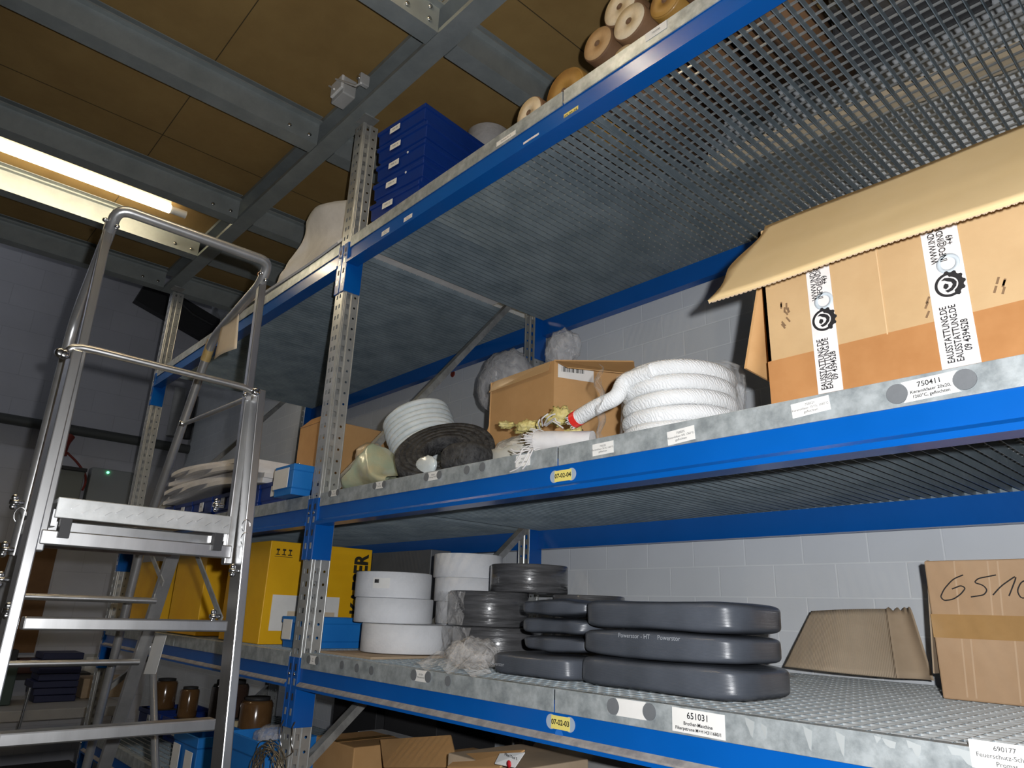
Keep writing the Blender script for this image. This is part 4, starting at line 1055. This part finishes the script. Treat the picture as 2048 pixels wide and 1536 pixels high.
for i in range(10):
    t_ = a_ + .05 + i * .012; p = Vector((cx_ + (R_ + .002) * math.cos(t_), cy_ + (R_ + .002) * math.sin(t_), zb_ + .055)); q.bar(p, p + Vector((0, 0, .014)), .0006, .0016 + .001 * (i % 2), (1, 0, 0))
q.build('barcode', INK, lb_)
z1 = g + .003
for nm, pl, pr, pt, pb in (('bottom', 870, 1006, 1250, 1296), ('second', 871, 1008, 1204, 1250), ('third', 869, 1006, 1155, 1203), ('top', 868, 1005, 1106, 1153)):
    t, cx_, cy_, R_, zb_, zt_ = roll_thing(pl, pr, pt, pb, .69, WROLL, nm + ' white roll of the rear stack', 'filter_roll', 'white filter rolls on the lower shelf', z1 + .0005 if nm != 'bottom' else z1)
    z1 = zt_
pad = MB().box(.02, .385, .07, .56, g + .001, g + .009).build('cardboard_pad', CARDD); tag(pad, 'flat cardboard pad under the front stack of white rolls', 'cardboard')
# dark wrapped rolls
DR = 'dark film-wrapped rolls on the lower shelf'
z0 = g + .003
t1, cx1, cy1, R1, zb1, zt1 = roll_thing(905, 1085, 1256, 1320, .50, DROLL, 'lowest dark wrapped roll beside the front stack of white rolls', 'wrapped_roll', DR, z0)
t2, cx2, cy2, R2, zb2, zt2 = roll_thing(898, 1058, 1182, 1250, .50, DROLL, 'dark wrapped roll in the middle of its stack, with a film flap on its left', 'wrapped_roll', DR, zt1 + .001)
t3, cx3, cy3, R3, zb3, zt3 = roll_thing(981, 1136, 1127, 1185, .62, DROLL, 'topmost dark wrapped roll in front of the rear post', 'wrapped_roll', DR, zt2 + .001)
t4, cx4, cy4, R4, zb4, zt4 = roll_thing(1105, 1250, 1190, 1260, .62, DROLL, 'wide dark wrapped roll behind the grey hoses', 'wrapped_roll', DR, g + .003)
#t5, cx5, cy5, R5, zb5, zt5 = roll_thing(960, 1120, 1190, 1260, 1.0, DROLL, 'dark wrapped roll hidden behind its neighbours', 'wrapped_roll', DR, g + .003) if False else (None,) * 6
for (t_, cxx, cyy, RR, za, zb__) in ((t1, cx1, cy1, R1, zb1, zt1), (t2, cx2, cy2, R2, zb2, zt2)):
    th0 = math.atan2(CAM.y - cyy, CAM.x - cxx) - PI / 2
    def flapf(u, v, cxx=cxx, cyy=cyy, RR=RR, za=za, zb__=zb__, th0=th0):
        r_ = RR + .004 + .045 * (1 - u) ** 2 + .006 * math.sin(v * 9 + u * 14); t__ = th0 - .25 + u * 1.2
        return (cxx + r_ * math.cos(t__), cyy + r_ * math.sin(t__), za + .004 + (zb__ - za) * v * .95 + .002 * math.sin(u * 12))
    MB().grid(flapf, 24, 10).build('film_flap', FILMD, t_)
pf = thing('crumpled_film', 'crumpled clear film hanging over the shelf edge left of the grey hoses', 'film', (.85, .1, g))
c = P(940, 1335, 'y', .10); bag(MB(), (c.x - .02, .13, g + .050), (.17, .14, .09), 17, .14).build('film_heap', FILMD, pf)
def tailf(u, v):
    x = c.x - .16 + .30 * u; return (x, .065 - .068 * v, g + .020 + .06 * (1 - v) * math.sin(u * PI) - .012 * v + .01 * math.sin(u * 17))
MB().grid(tailf, 24, 8).build('film_edge', FILMD, pf)

# grey hoses folded flat
HS = 'flat folded dark grey hoses on the lower shelf'
def hose(x0, x1, y, yd, z0, h, label, seed, rot=0, wr=.0012, prt=None, e=(.48, .30), pinch=0):
    t = thing('folded_hose', label, 'hose', ((x0 + x1) / 2, y, z0), HS)
    pillow(MB(), ((x0 + x1) / 2, y, z0 + h / 2), (x1 - x0, yd, h), e, rot, wr, seed, 72, 0, 0, pinch).build('hose_fold', DFAB, t)
    if prt:
        text_mesh('lettering', prt[0], .015, t, (prt[1], y - yd / 2 - .0015, z0 + h * prt[2]), FR, ZU, mat('faded print', (.35, .37, .4), .5), 'CENTER')
    return t
hz = .0715
hose(.965, 1.297, .22, .24, g + .004, .060, 'long grey hose lying lowest at the left, under the creased ones', 1, 0, .0012, ('Powerstor', 1.02, .45))
hose(1.30, 1.80, .245, .29, g + .004, .071, 'lowest of the three thick grey hoses nearest the aisle', 2)
hose(1.305, 1.79, .24, .27, g + .0765, .0665, 'middle one of the three thick grey hoses, with faded print', 5, 0, .0012, ('Powerstor - HT     Powerstor', 1.56, .80))
hose(1.31, 1.79, .25, .28, g + .1445, .070, 'topmost of the three thick grey hoses', 8)
hose(1.02, 1.287, .28, .20, g + .070, .043, 'lowest of the three creased grey hoses left of the thick ones', 11, .0, .0035, None, (.40, .38), .16)
hose(1.01, 1.285, .29, .20, g + .119, .044, 'middle one of the three creased grey hoses', 14, .0, .0035, None, (.40, .38), .16)
hose(1.015, 1.287, .28, .21, g + .170, .045, 'topmost creased grey hose, left of the thick ones', 17, .0, .004, None, (.40, .38), .16)
# cardboard curved sheet
cs_ = thing('corrugated_sheet', 'bent sheet of corrugated cardboard leaning at the rear of the lower shelf', 'cardboard', (1.8, 1.1, g))
yq = 1.02
bl_, br2 = P(1568, 1332, 'y', yq), P(1774, 1358, 'y', yq); tl_, tr_ = P(1622, 1222, 'y', yq + .10), P(1752, 1216, 'y', yq + .10)
zlo = g + .003
def csf(u, v):
    b_ = bl_.lerp(br2, u); t_ = tl_.lerp(tr_, u); p = b_.lerp(t_, v); p.y += -.045 * math.sin(u * PI * .9) * (1 - v * .5) + .09 * (u ** 3)
    p.z = max(zlo, p.z + .004 * math.sin(u * 3)) if v == 0 else max(zlo, p.z); return p
q = MB().grid(csf, 40, 10, .004); q.build('ribbed_face', ribbed('ribbed cardboard', (.42, .33, .23), (.48, .38, .27), .85, 62, 'X', .35, .003), cs_)
c0 = Vector(csf(1, 0)); c1_ = Vector(csf(1, 1)); rB = P(1866, 1361, 'y', 1.12); rT = P(1820, 1217, 'y', 1.18)
def csf2(u, v):
    p = c0.lerp(rB, u).lerp(c1_.lerp(rT, u), v); p.y += .03 * math.sin(u * PI); p.z = max(p.z, zlo)
    if v > .9: p.z += .006 * math.sin(u * 23)
    return p
MB().grid(csf2, 16, 10, .004).build('plain_face', CARDD, cs_)
# scrap film behind hoses
sf = thing('film_scrap', 'scrap of translucent film behind the thick grey hoses by the wall', 'film', (1.6, .95, g))
c = P(1492, 1322, 'y', .95); MB().grid(lambda u, v: (c.x - .09 + .22 * u, .85 + .2 * v, g + .010 + .080 * (1 - u) ** 1.5 * (1 - .6 * abs(v - .5)) + .006 * math.sin(u * 11)), 14, 8).build('film_piece', film('dull film', (.45, .42, .38), .7, .4), sf)

# carton 6510
bx_ = thing('handwritten_carton', 'cardboard carton with handwritten number and tan tape on the lower shelf at the right', 'box', (2.25, .95, g))
Yc = .80; xa = 1.963; zt_ = P(1845, 1122, 'y', Yc).z
MB().box(xa, xa + .56, Yc, Yc + .38, g + .002, zt_).build('carton_body', CARD if False else mat('cardboard lighter', (.46, .29, .16), .75, 0, (.52, .34, .20), 5, detail=6, bump=.03, bscale=25), bx_, .004)
q = MB(); slab(q, (xa - .004, Yc + .38, zt_ + .004), (xa - .004, Yc + .03, zt_ + .004), (xa - .022, Yc + .02, g + .06), (xa - .022, Yc + .36, g + .06), .004); q.build('side_flap', CARDD, bx_)
MB().box(xa - .0015, xa + .57, Yc - .0012, Yc + .002, .0 - .0, .0).v
za, zb__ = P(1870, 1228, 'y', Yc).z, P(1876, 1275, 'y', Yc).z
MB().box(xa - .001, xa + .56, Yc - .0013, Yc + .001, zb__, za).build('tan_tape', TAPE, bx_)
q = MB()
for px, py0, py1 in ((1908, 1122, 1395), (1975, 1122, 1260), (1995, 1122, 1260), (1940, 1260, 1400), (2028, 1262, 1410)):
    a, b = P(px, py0, 'y', Yc - .0008), P(px + (py1 - py0) * .10, py1, 'y', Yc - .0008); b.z = max(b.z, g + .01); q.bar(a, b, .0008, .004, (1, 0, 0))
q.build('crease', mat('pale crease', (.58, .40, .25), .75), bx_)
def stroke(mb, pts, r=.0016):
    pp = [P(a, b, 'y', Yc - .002) for a, b in pts]; mb.tube(arc(pp, 3), r, 5)
q = MB()
stroke(q, [(1926, 1150), (1906, 1158), (1888, 1178), (1881, 1194), (1888, 1201), (1906, 1199), (1922, 1188), (1931, 1176), (1922, 1171), (1904, 1178)])
stroke(q, [(1992, 1150), (1956, 1157), (1948, 1165), (1966, 1170), (1975, 1180), (1968, 1190), (1942, 1194)])
stroke(q, [(1986, 1190), (2002, 1172), (2034, 1150), (2026, 1172), (2018, 1192)])
stroke(q, [(2058, 1158), (2042, 1164), (2034, 1182), (2042, 1197), (2062, 1194), (2072, 1176), (2062, 1160), (2050, 1158)])
q.build('handwriting', INK, bx_)

# ================================================================== lower shelf, left bay
yb_ = mat('black print', (.02, .018, .01), .6)
zt_ = .274
def ycarton(x0, x1, y1, h, label, marks):
    t = thing('yellow_carton', label, 'box', ((x0 + x1) / 2, (.06 + y1) / 2, g))
    MB().box(x0, x1, .06, y1, g + .002, h).build('carton_body', YBOX, t, .003)
    return t
yc = ycarton(-.995, -.536, .60, zt_, 'yellow carton with black lettering partly behind the middle post', 1)
xs_ = -.5352
q = MB()
for k_ in range(3):
    yy = .088 + k_ * .030
    q.box(xs_, xs_ + .0012, yy, yy + .020, zt_ - .062, zt_ - .058); q.box(xs_, xs_ + .0012, yy + .008, yy + .012, zt_ - .062, zt_ - .040); q.box(xs_, xs_ + .0012, yy + .002, yy + .018, zt_ - .042, zt_ - .034)
q.box(xs_, xs_ + .0012, .084, .172, zt_ - .070, zt_ - .068); q.build('handling_marks', yb_, yc)
text_mesh('lettering', 'KAESER', .105, yc, (xs_ + .001, .545, zt_ - .03), (0, 0, 1), (0, -1, 0), yb_, 'RIGHT', .004, .80)
MB().box(xs_, xs_ + .0015, .10, .44, g + .06, g + .215).build('paper_sticker', PAPER, yc)
MB().box(xs_, xs_ + .0025, .18, .42, g + .06, g + .145).build('tan_sticker', TANPAPER, yc)
yc2 = ycarton(-1.77, -1.308, .55, zt_ - .004, 'yellow carton in the middle of the three, partly behind the ladder', 0)
text_mesh('lettering', 'Vorsicht', .022, yc2, (-1.3068, .14, zt_ - .045), (0, 1, 0), (0, 0, 1), yb_)
yc3 = ycarton(-2.52, -2.12, .55, zt_ - .05, 'farthest yellow carton on the lower shelf, seen through the ladder', 0)
cr = thing('paper_roll', 'cream paper roll upright beside the far post, left of the yellow cartons', 'roll', (-2.6, .2, g))
c = P(255, 1180, 'y', .10); MB().lathe((-2.64, .16, g + .002), ZU, [(.02, 0), (.055, 0), (.055, .40), (.02, .40)], 28, True, .02).build('roll_body', mat('cream paper', (.55, .45, .28), .8, 0, (.62, .52, .36), 8), cr)
# long light blue bin in front of the yellow carton
lbn = bin_thing(-.375, -.205, .084, .40, g + .002, .125, BLUEL, 'light blue bin with a paper tag on its end, left of the middle post', None, lab=False)
MB().box(-.35, -.27, .0785, .0815, g + .035, g + .115).build('paper_tag', PAPER, lbn)
gbx = thing('grey_case', 'flat grey metal box behind the front stack of white rolls', 'box', (.2, 1.05, g))
a = P(745, 1108, 'y', 1.0); b = P(862, 1108, 'y', 1.0)
MB().box(a.x, b.x, 1.0, 1.14, g + .002, zat(800, 1109, (Vector((a.x, 1.0, 0)) - Vector((CAM.x, CAM.y, 0))).length)).build('case_body', mat('grey sheet metal', (.22, .23, .24), .45, .4, (.27, .28, .29), 5), gbx, .004)

# ================================================================== lowest shelf
g = GZ[2]
def carton(x0, x1, y0, y1, h, label, rot=0, mt=CARD, nm='brown_carton', tape=True, z0=None):
    c_ = ((x0 + x1) / 2, (y0 + y1) / 2, (g if z0 is None else z0) + .002); t = thing(nm, label, 'box', c_); q = MB(); rbox(q, c_, (x1 - x0, y1 - y0, h), rot); q.build('carton_body', mt, t, .004)
    if tape:
        q = MB(); rbox(q, rp(c_, rot, (0, 0, h - .0)), (.05, y1 - y0 + .001, .001), rot); q.build('tape_strip', TAPE, t)
    return t
zz = P(690, 1462, 'y', .25).z
a = P(622, 1500, 'y', .15); b = P(762, 1500, 'y', .15)
c1_ = carton(-.24, .07, .23, .50, P(700, 1494, 'y', .23).z - g, 'brown carton right of the middle post on the lowest shelf', 0)
c = thing('open_carton', 'brown carton with a raised flap on the lowest shelf under the 07-02-03 tag', 'box', (.85, .35, g))
a = P(770, 1510, 'y', .25); b = P(915, 1510, 'y', .25); hz_ = P(840, 1530, 'y', .25).z
MB().box(max(a.x, .31), b.x, .25, .62, g + .002, hz_).build('carton_body', CARD, c, .004)
f0, f1, f2, f3 = P(769, 1536, 'y', .22), P(918, 1536, 'y', .22), P(903, 1472, 'y', .30), P(762, 1481, 'y', .30)
q = MB(); slab(q, f0, f1, f2, f3, .005); q.build('raised_flap', CARD, c)
c = thing('open_carton', 'worn open carton with a pamphlet, at the lower edge beside the grey drum', 'box', (1.0, .15, g))
a = P(895, 1522, 'y', .10); b = P(1030, 1500, 'y', .10)
MB().box(a.x, b.x, .10, .40, g + .002, P(950, 1520, 'y', .10).z).build('carton_body', CARDD, c, .004)
q = MB(); slab(q, P(895, 1536, 'y', .08), P(1000, 1536, 'y', .08), P(1050, 1502, 'y', .14), P(925, 1510, 'y', .14), .004); q.build('raised_flap', CARD, c)
q = MB(); slab(q, P(990, 1528, 'y', .05), P(1030, 1536, 'y', .05), P(1050, 1506, 'y', .08), P(1000, 1508, 'y', .08), .002)
lf = tag(q.build('pamphlet', PAPER), 'white pamphlet with a red dot stuck in the worn open carton', 'pamphlet')
cc = P(1018, 1528, 'y', .046); MB().lathe(cc, (0, -1, 0), [(0, 0), (.009, 0), (.009, .001), (0, .001)], 16, False).build('red_dot', mat('red print', (.6, .02, .03), .5), lf)
text_mesh('lettering', 'Maxi Tool 5', .010, lf, P(1022, 1513, 'y', .055), (1, 0, -.1), (0.1, 0, 1), INK)
# flat white packs
for i, (xa_, xb_, zc) in enumerate((((700), (805), 1478), ((715), (785), 1462))):
    a = P(xa_, zc, 'y', .66); b = P(xb_, zc, 'y', .66)
    tag(MB().box(a.x, b.x, .66, .80, a.z - .05 if i == 0 else a.z - .035, a.z).build('white_pack', WROLL, None, .004), ('lower' if i == 0 else 'upper') + ' flat white pack lying behind the brown carton on the lowest shelf', 'pack')
zpk = P(700, 1478, 'y', .66).z - .05
carton(.02, .55, .66, .96, zpk - g - .004, 'carton carrying the flat white packs behind on the lowest shelf', 0, CARDD, tape=False)
# grey drum roll
dr = thing('felt_drum', 'big grey felt roll lying at the front of the lowest shelf under the lower beam', 'roll', (1.4, .5, g))
c = P(1180, 1536, 'y', .35); RR = .20
MB().lathe((.72, .66, g + RR + .003), (1, 0, 0), [(.03, 0), (RR - .01, 0), (RR, .01), (RR, 1.25), (RR - .01, 1.26), (.03, 1.26)], 48, True, .01).build('roll_body', mat('dirty grey felt', (.30, .30, .29), .9, 0, (.42, .41, .40), 3, bump=.3, bscale=12), dr)
MB().tube([(.73, .45, g + .30), (.70, .47, g + .38), (.74, .50, g + .44)], .006, 8).build('black_cord', DARK, dr)
# wire spools and hooks at the bottom, left of the post
ws = thing('wire_coil', 'coil of shiny twisted steel wire hanging at the foot of the middle post', 'wire coil', P(540, 1520, 'y', -.05))
c = P(535, 1545, 'y', -.06); q = MB()
for i in range(16):
    r_ = .075 + .012 * (i % 4); q.tube([c + Vector((math.cos(t) * r_ + i * .004, math.sin(t * 2 + i) * .02 - i * .002, math.sin(t) * r_)) for t in [k_ * PI / 12 for k_ in range(24)]], .0018, 5, closed=True)
q.build('wire_turns', mat('dull wire', (.35, .30, .22), .35, .8), ws)
for k_, dx in enumerate((0, 22)):
    pts = [P(a_ + dx, b_ + k_ * 4, 'y', -.06) for a_, b_ in ((568, 1440), (563, 1450), (561, 1480), (564, 1500), (558, 1506), (540, 1518))]
    MB().tube(pts, .0022, 6).build('wire_hook', CHROME, ws)
# contents of the left bay on the lowest shelf
for i, (pl, pr, pt, kind) in enumerate(((222, 242, 1362, 'jar'), (262, 275, 1372, 'jar'), (318, 362, 1335, 'tin'), (378, 412, 1360, 'jar'))):
    pass
zb2 = g
nm2 = ['dark blue bin at the far end of the lowest shelf', 'dark blue bin second from the far end of the lowest shelf', 'dark blue bin under the shiny tin on the lowest shelf', 'dark blue bin under the tall amber jar', 'dark blue bin on the lowest shelf nearest the middle post']
bxs = [-2.70, -2.22, -1.74, -1.26]
HB = .125
for i, x in enumerate(bxs): bin_thing(x, x + (.44 if i < 3 else .36), .27, .62, zb2 + .002, HB, BLUED, nm2[i], 'dark blue bins on the lowest shelf', '65%02d' % (10 + i))
AMB = mat('amber jar', (.13, .065, .025), .15, 0, (.19, .10, .04), 6, coat=1)
TIN = mat('brown tin', (.10, .06, .045), .2, .3, coat=1)
jz = zb2 + HB + .004
JR = 'jars and tins standing on the dark blue bins'
for i, (x, y, r_, h_, mt_, lb_) in enumerate([(-2.52, .36, .07, .18, AMB, 'orange jar at the far end, left of the ladder leg'), (-2.08, .36, .055, .17, AMB, 'small amber jar between the ladder legs'), (-1.58, .40, .10, .25, TIN, 'wide dark shiny tin behind the ladder stay'), (-1.42, .33, .045, .22, TIN, 'slim dark tin right behind the wide one'), (-1.12, .36, .08, .21, AMB, 'tall amber jar with a bright streak left of the ladder rail'), (-1.28, .33, .04, .09, mat('cream tub', (.5, .42, .25), .6), 'low cream tub in front of the tins')]):
    t = thing('jar', lb_ + ', on the blue bins', 'jar', (x, y, jz), JR)
    MB().box(x - r_, x + r_, y - r_, y + r_, jz - .0035, jz).build('tray', DARK, t)
    MB().lathe((x, y, jz), ZU, [(0, 0), (r_ * .95, 0), (r_, .01), (r_, h_ * .85), (r_ * .9, h_ * .92), (r_ * .75, h_ * .93), (0, h_ * .93)], 32, False).build('jar_body', mt_, t)
    MB().lathe((x, y, jz + h_ * .93), ZU, [(0, 0), (r_ * .78, 0), (r_ * .78, h_ * .07), (0, h_ * .07)], 32, False).build('lid', DARK, t)
# extra shelf low in the left bay with light blue bins
SZ = -1.28
for side in 'L':
    x0, x1 = SIDE[side]
    t = thing('rack_beam', 'front blue shelf beam of the left bay just above the floor', 'shelf beam', ((x0 + x1) / 2, .03, SZ - .1)); MB().box(x0 + .003, x1 - .003, .005, .05, SZ - .12, SZ - .03).build('beam', BLUE, t)
    t = thing('rack_beam', 'rear blue shelf beam of the left bay just above the floor', 'shelf beam', ((x0 + x1) / 2, 1.2, SZ - .1)); MB().box(x0 + .003, x1 - .003, 1.243, 1.288, SZ - .12, SZ - .03).build('beam', BLUE, t)
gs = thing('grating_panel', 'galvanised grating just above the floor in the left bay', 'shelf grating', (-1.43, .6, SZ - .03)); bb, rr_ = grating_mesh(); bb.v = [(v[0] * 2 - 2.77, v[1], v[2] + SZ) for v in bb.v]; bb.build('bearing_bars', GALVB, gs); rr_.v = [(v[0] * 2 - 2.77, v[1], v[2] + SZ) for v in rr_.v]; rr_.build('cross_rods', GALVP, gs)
for i, (p0, p1, py, lb_) in enumerate(((350, 400, 1458, 'light blue bin with white tags on the lowest shelf, seen between the ladder legs'), (455, 566, 1462, 'light blue bin on the lowest shelf between the ladder rail and the middle post'))):
    a, b = P(p0, py, 'y', -.02), P(p1, py, 'y', -.02); x1_ = min(b.x, -.23)
    t = bin_thing(a.x, x1_, -.02, .24, g + .002, max(.12, a.z - g), BLUEL, lb_, None, lab=False)
    if i == 0:
        MB().box(a.x + .03, a.x + .12, -.026, -.0235, g + .03, g + .16).build('paper_tag', PAPER, t)
        MB().box(x1_ - .12, x1_ - .03, -.026, -.0235, g + .02, g + .15).build('paper_tag', PAPER, t)
    else:
        c = a + Vector((.12, .12, .03)); bw = tag(bag(MB(), (a.x + .17, .11, a.z - .01), (.22, .14, .09), 41, .08, False).build('clear_bag', FILMD), 'small crumpled clear bag lying in the light blue bin on the lowest shelf', 'bag')
tb = thing('foam_box', 'white foam box with a lid on the lowest shelf left of the middle post', 'box', (-.5, .45, g))
a, b = P(492, 1474, 'y', .33), P(600, 1474, 'y', .33); xr_ = -.24
for x_, h_, lb_ in ((-1.20, .50, 'added black crate darkening the rear of the lowest shelf behind the jars'), (-.68, .46, 'added black crate darkening the rear of the lowest shelf behind the white foam box')):
    t = thing('dark_filler_crate', lb_, 'crate', (x_ + .23, .9, g)); open_bin(t, (x_ + .24, 1.02, g + .002), (.46, .38, h_), 0, DARK)  # added crates hide the wall so the back of the bay goes dark
ax_ = max(a.x, -.86); MB().box(ax_, xr_, .33, .62, g + .002, a.z - .035).build('box_body', WROLL, tb, .006); MB().box(ax_ + .015, xr_ + .004, .325, .625, a.z - .035, a.z).build('lid', PAPER, tb, .005)
# ================================================================== end wall: cable tray, cabinets, bench
XE = -6.3
def PE(px, py, off=.0): return P(px, py, 'x', XE + off)
a, b = PE(-40, 829, .08), PE(382, 900, .08)
zc = (a.z + b.z) / 2
t = tag(MB().tube([(XE + .09, a.y, zc), (XE + .09, b.y, zc)], .055, 14).build('wall_pipe', mat('dark grey pipe', (.10, .105, .10), .6, .2)), 'dark grey pipe running along the end wall above the cabinets', 'pipe')
t = thing('wall_pipe', 'light vertical pipe on the end wall right of the far post', 'pipe', PE(368, 860, .1))
a, b = PE(362, 778, .1), PE(356, 875, .1); MB().tube([(a.x, a.y, a.z), (a.x, a.y, b.z)], .07, 16).build('pipe', GREYP, t)
MB().tube([(a.x, a.y + .16, a.z - .05), (a.x, a.y + .16, b.z)], .05, 12).build('dark_inlet', DARK, t)
c = PE(200, 990, .1)
cb = thing('control_cabinet', 'grey control cabinet with a small green light on the end wall', 'cabinet', PE(212, 1000))
p0, p1 = PE(178, 937), PE(248, 1010); MB().box(XE, XE + .16, p0.y, p1.y, p1.z - .35, p0.z).build('housing', mat('cabinet grey', (.30, .32, .33), .6), cb, .01)
c = PE(216, 945, .165); MB().lathe(c, (1, 0, 0), [(0, 0), (.014, 0), (.012, .008), (0, .010)], 12, False).build('green_light', mat('green led', (.1, 1, .4), .4, emit=((.15, 1, .4), 4)), cb)
cb = thing('switch_box', 'olive grey switch box under the pipe on the end wall, left of the cabinet', 'box', PE(120, 990))
p0, p1 = PE(62, 935), PE(150, 1000); MB().box(XE, XE + .2, p0.y, p1.y, p1.z - .3, p0.z).build('housing', mat('olive grey', (.20, .21, .19), .6), cb, .01)
MB().box(XE, XE + .23, p0.y - .01, p1.y + .01, p0.z, p0.z + .035).build('dark_lid', DARK, cb)
cd = thing('red_conduit', 'dark red conduit hanging from the pipe to the switch box', 'conduit', PE(125, 900))
MB().tube(arc([PE(143, 872, .1), PE(132, 885, .12), PE(126, 902, .12), PE(125, 912, .12)], 4), [.045] * 50 if False else .04, 10).build('conduit', mat('dark red', (.22, .03, .02), .6), cd)
MB().tube(arc([PE(134, 905, .12), PE(155, 925, .14), PE(172, 950, .14), PE(171, 968, .2), PE(165, 980, .26)], 5), .012, 8).build('thin_cable', mat('dark red', (.22, .03, .02), .6), cd)
# brown board on the end wall
p0, p1 = PE(50, 1092), PE(100, 1240)
yb0, yb1 = PE(30, 1200).y, PE(90, 1200).y
tag(MB().box(XE + .002, XE + .05, p0.y - .25, yb1, PE(50, 1305).z, PE(80, 1092).z).build('brown_board', BROWN), 'brown wooden board against the end wall behind the ladder', 'board')
# dark roof beam high on the end wall
a, b = PE(290, 590, .3), PE(430, 668, .3)
rf = thing('roof_beam', 'dark steel roof beam sloping high behind the far post', 'beam', (XE + .4, .8, 3.2))
MB().bar((XE + .35, P(282, 580, 'x', XE + .35).y, P(282, 580, 'x', XE + .35).z), (XE + .35, P(470, 690, 'x', XE + .35).y, P(470, 690, 'x', XE + .35).z), .12, .34, (0, 0, 1)).build('beam_profile', DARK, rf)
tg_ = tag(MB().tube([P(345, 590, 'x', XE + .6), P(385, 628, 'x', XE + .6), P(425, 650, 'x', XE + .6)], .02, 8).build('roof_cable', DARK), 'thin dark cable slung under the roof beam behind the far post', 'cable')
# bench with clutter
bz_ = P(100, 1475, 'x', -4.6).z
bn = thing('workbench', 'light grey workbench at the end wall, low behind the ladder', 'workbench', (-5.1, -.1, FLOOR))
MB().box(-5.6, -4.55, -1.4, .75, FLOOR + .78, FLOOR + .86).build('bench_top', mat('bench grey', (.34, .33, .32), .6, 0, (.42, .41, .40), 3), bn, .006)
for x in (-5.5, -4.65):
    for y in (-1.3, .65): MB().box(x, x + .06, y, y + .06, FLOOR, FLOOR + .78).build('leg', DARK, bn)
MB().box(-5.55, -4.6, -1.2, .6, FLOOR + .25, FLOOR + .29).build('lower_shelf', DARK, bn)
bt = FLOOR + .86
shf = thing('wall_shelf', 'dark shelf board with odds and ends on the end wall above the bench', 'shelf', (XE + .25, -.4, -.3))
a, b = PE(-20, 1345), PE(165, 1352); MB().box(XE, XE + .3, a.y - .3, b.y, a.z - .05, a.z).build('shelf_board', DARK, shf)
for i, (px, w_, h_, mt_, lb_) in enumerate([(-4, .20, .22, DARK, 'dark box at the far left of the wall shelf'), (48, .20, .14, mat('maroon box', (.08, .035, .03), .7), 'maroon box on the wall shelf'), (95, .16, .20, mat('olive carton', (.26, .23, .12), .8), 'olive carton on the wall shelf above the stacked trays')]):
    c = PE(px, 1340); tag(MB().box(XE + .05, XE + .25, c.y - w_ / 2, c.y + w_ / 2, a.z + .002, a.z + h_).build('shelf_box', mt_, None, .006), lb_, 'box')
for i in range(7):
    c = P(90, 1440, 'x', -5.2); t = tag(MB().box(-5.35 + (i % 2) * .02, -5.0, c.y - .16 - (i % 3) * .015, c.y + .16, bt + .002 + i * .058, bt + .056 + i * .058).build('parts_tray', mat('navy tray', (.015, .02, .07), .5), None, .006), ['lowest', 'second lowest', 'third', 'middle', 'fifth', 'second highest', 'highest'][i] + ' navy tray of the stack on the workbench', 'tray', 'navy trays stacked on the workbench')
c = P(140, 1430, 'x', -5.3); tag(MB().box(-5.5, -5.15, c.y + .02, c.y + .42, bt + .002, bt + .17).build('brown_carton', CARDD, None, .006), 'low brown carton on the workbench right of the navy trays', 'box')
c = P(20, 1440, 'x', -5.1); tag(MB().box(-5.3, -4.9, c.y - .36, c.y - .06, bt + .002, bt + .30).build('green_box', mat('dull green', (.05, .08, .07), .6), None, .01), 'dull green machine box at the left end of the workbench', 'box')
pr_ = tag(MB().tube([P(60, 1375, 'x', -4.5), P(37, 1457, 'x', -4.5)], .012, 8).build('steel_rod', CHROME), 'thin shiny steel rod leaning by the workbench behind the ladder', 'rod')
fd = thing('framed_notice', 'white framed notice on the end wall left of the far post', 'notice', PE(178, 1325)); p0, p1 = PE(167, 1308), PE(196, 1352)
MB().box(XE, XE + .03, p0.y, p1.y, p1.z, p0.z).build('frame', GREYP, fd); MB().box(XE + .03, XE + .034, p0.y + .03, p1.y - .02, p1.z + .03, p0.z - .03).build('paper', PAPER, fd)
c = P(905, 748, 'y', 1.366)
tag(MB().lathe(c + Vector((0, .004, 0)), (0, -1, 0), [(0, 0), (.022, 0), (.020, .006), (0, .006)], 20, False, sm=False).build('wall_plug', mat('red brown plug', (.20, .03, .015), .7)), 'round red-brown plug on the block wall above the tilted tape coil', 'plug')
c = P(541, 548, 'x', RX(1.05) - .03)
MB().box(RX(1.06) - .045, RX(1.06) - .014, yr - .031, yr - .005, 1.058, 1.068).build('orange_cap', mat('orange cap', (.55, .18, .03), .6), ld)
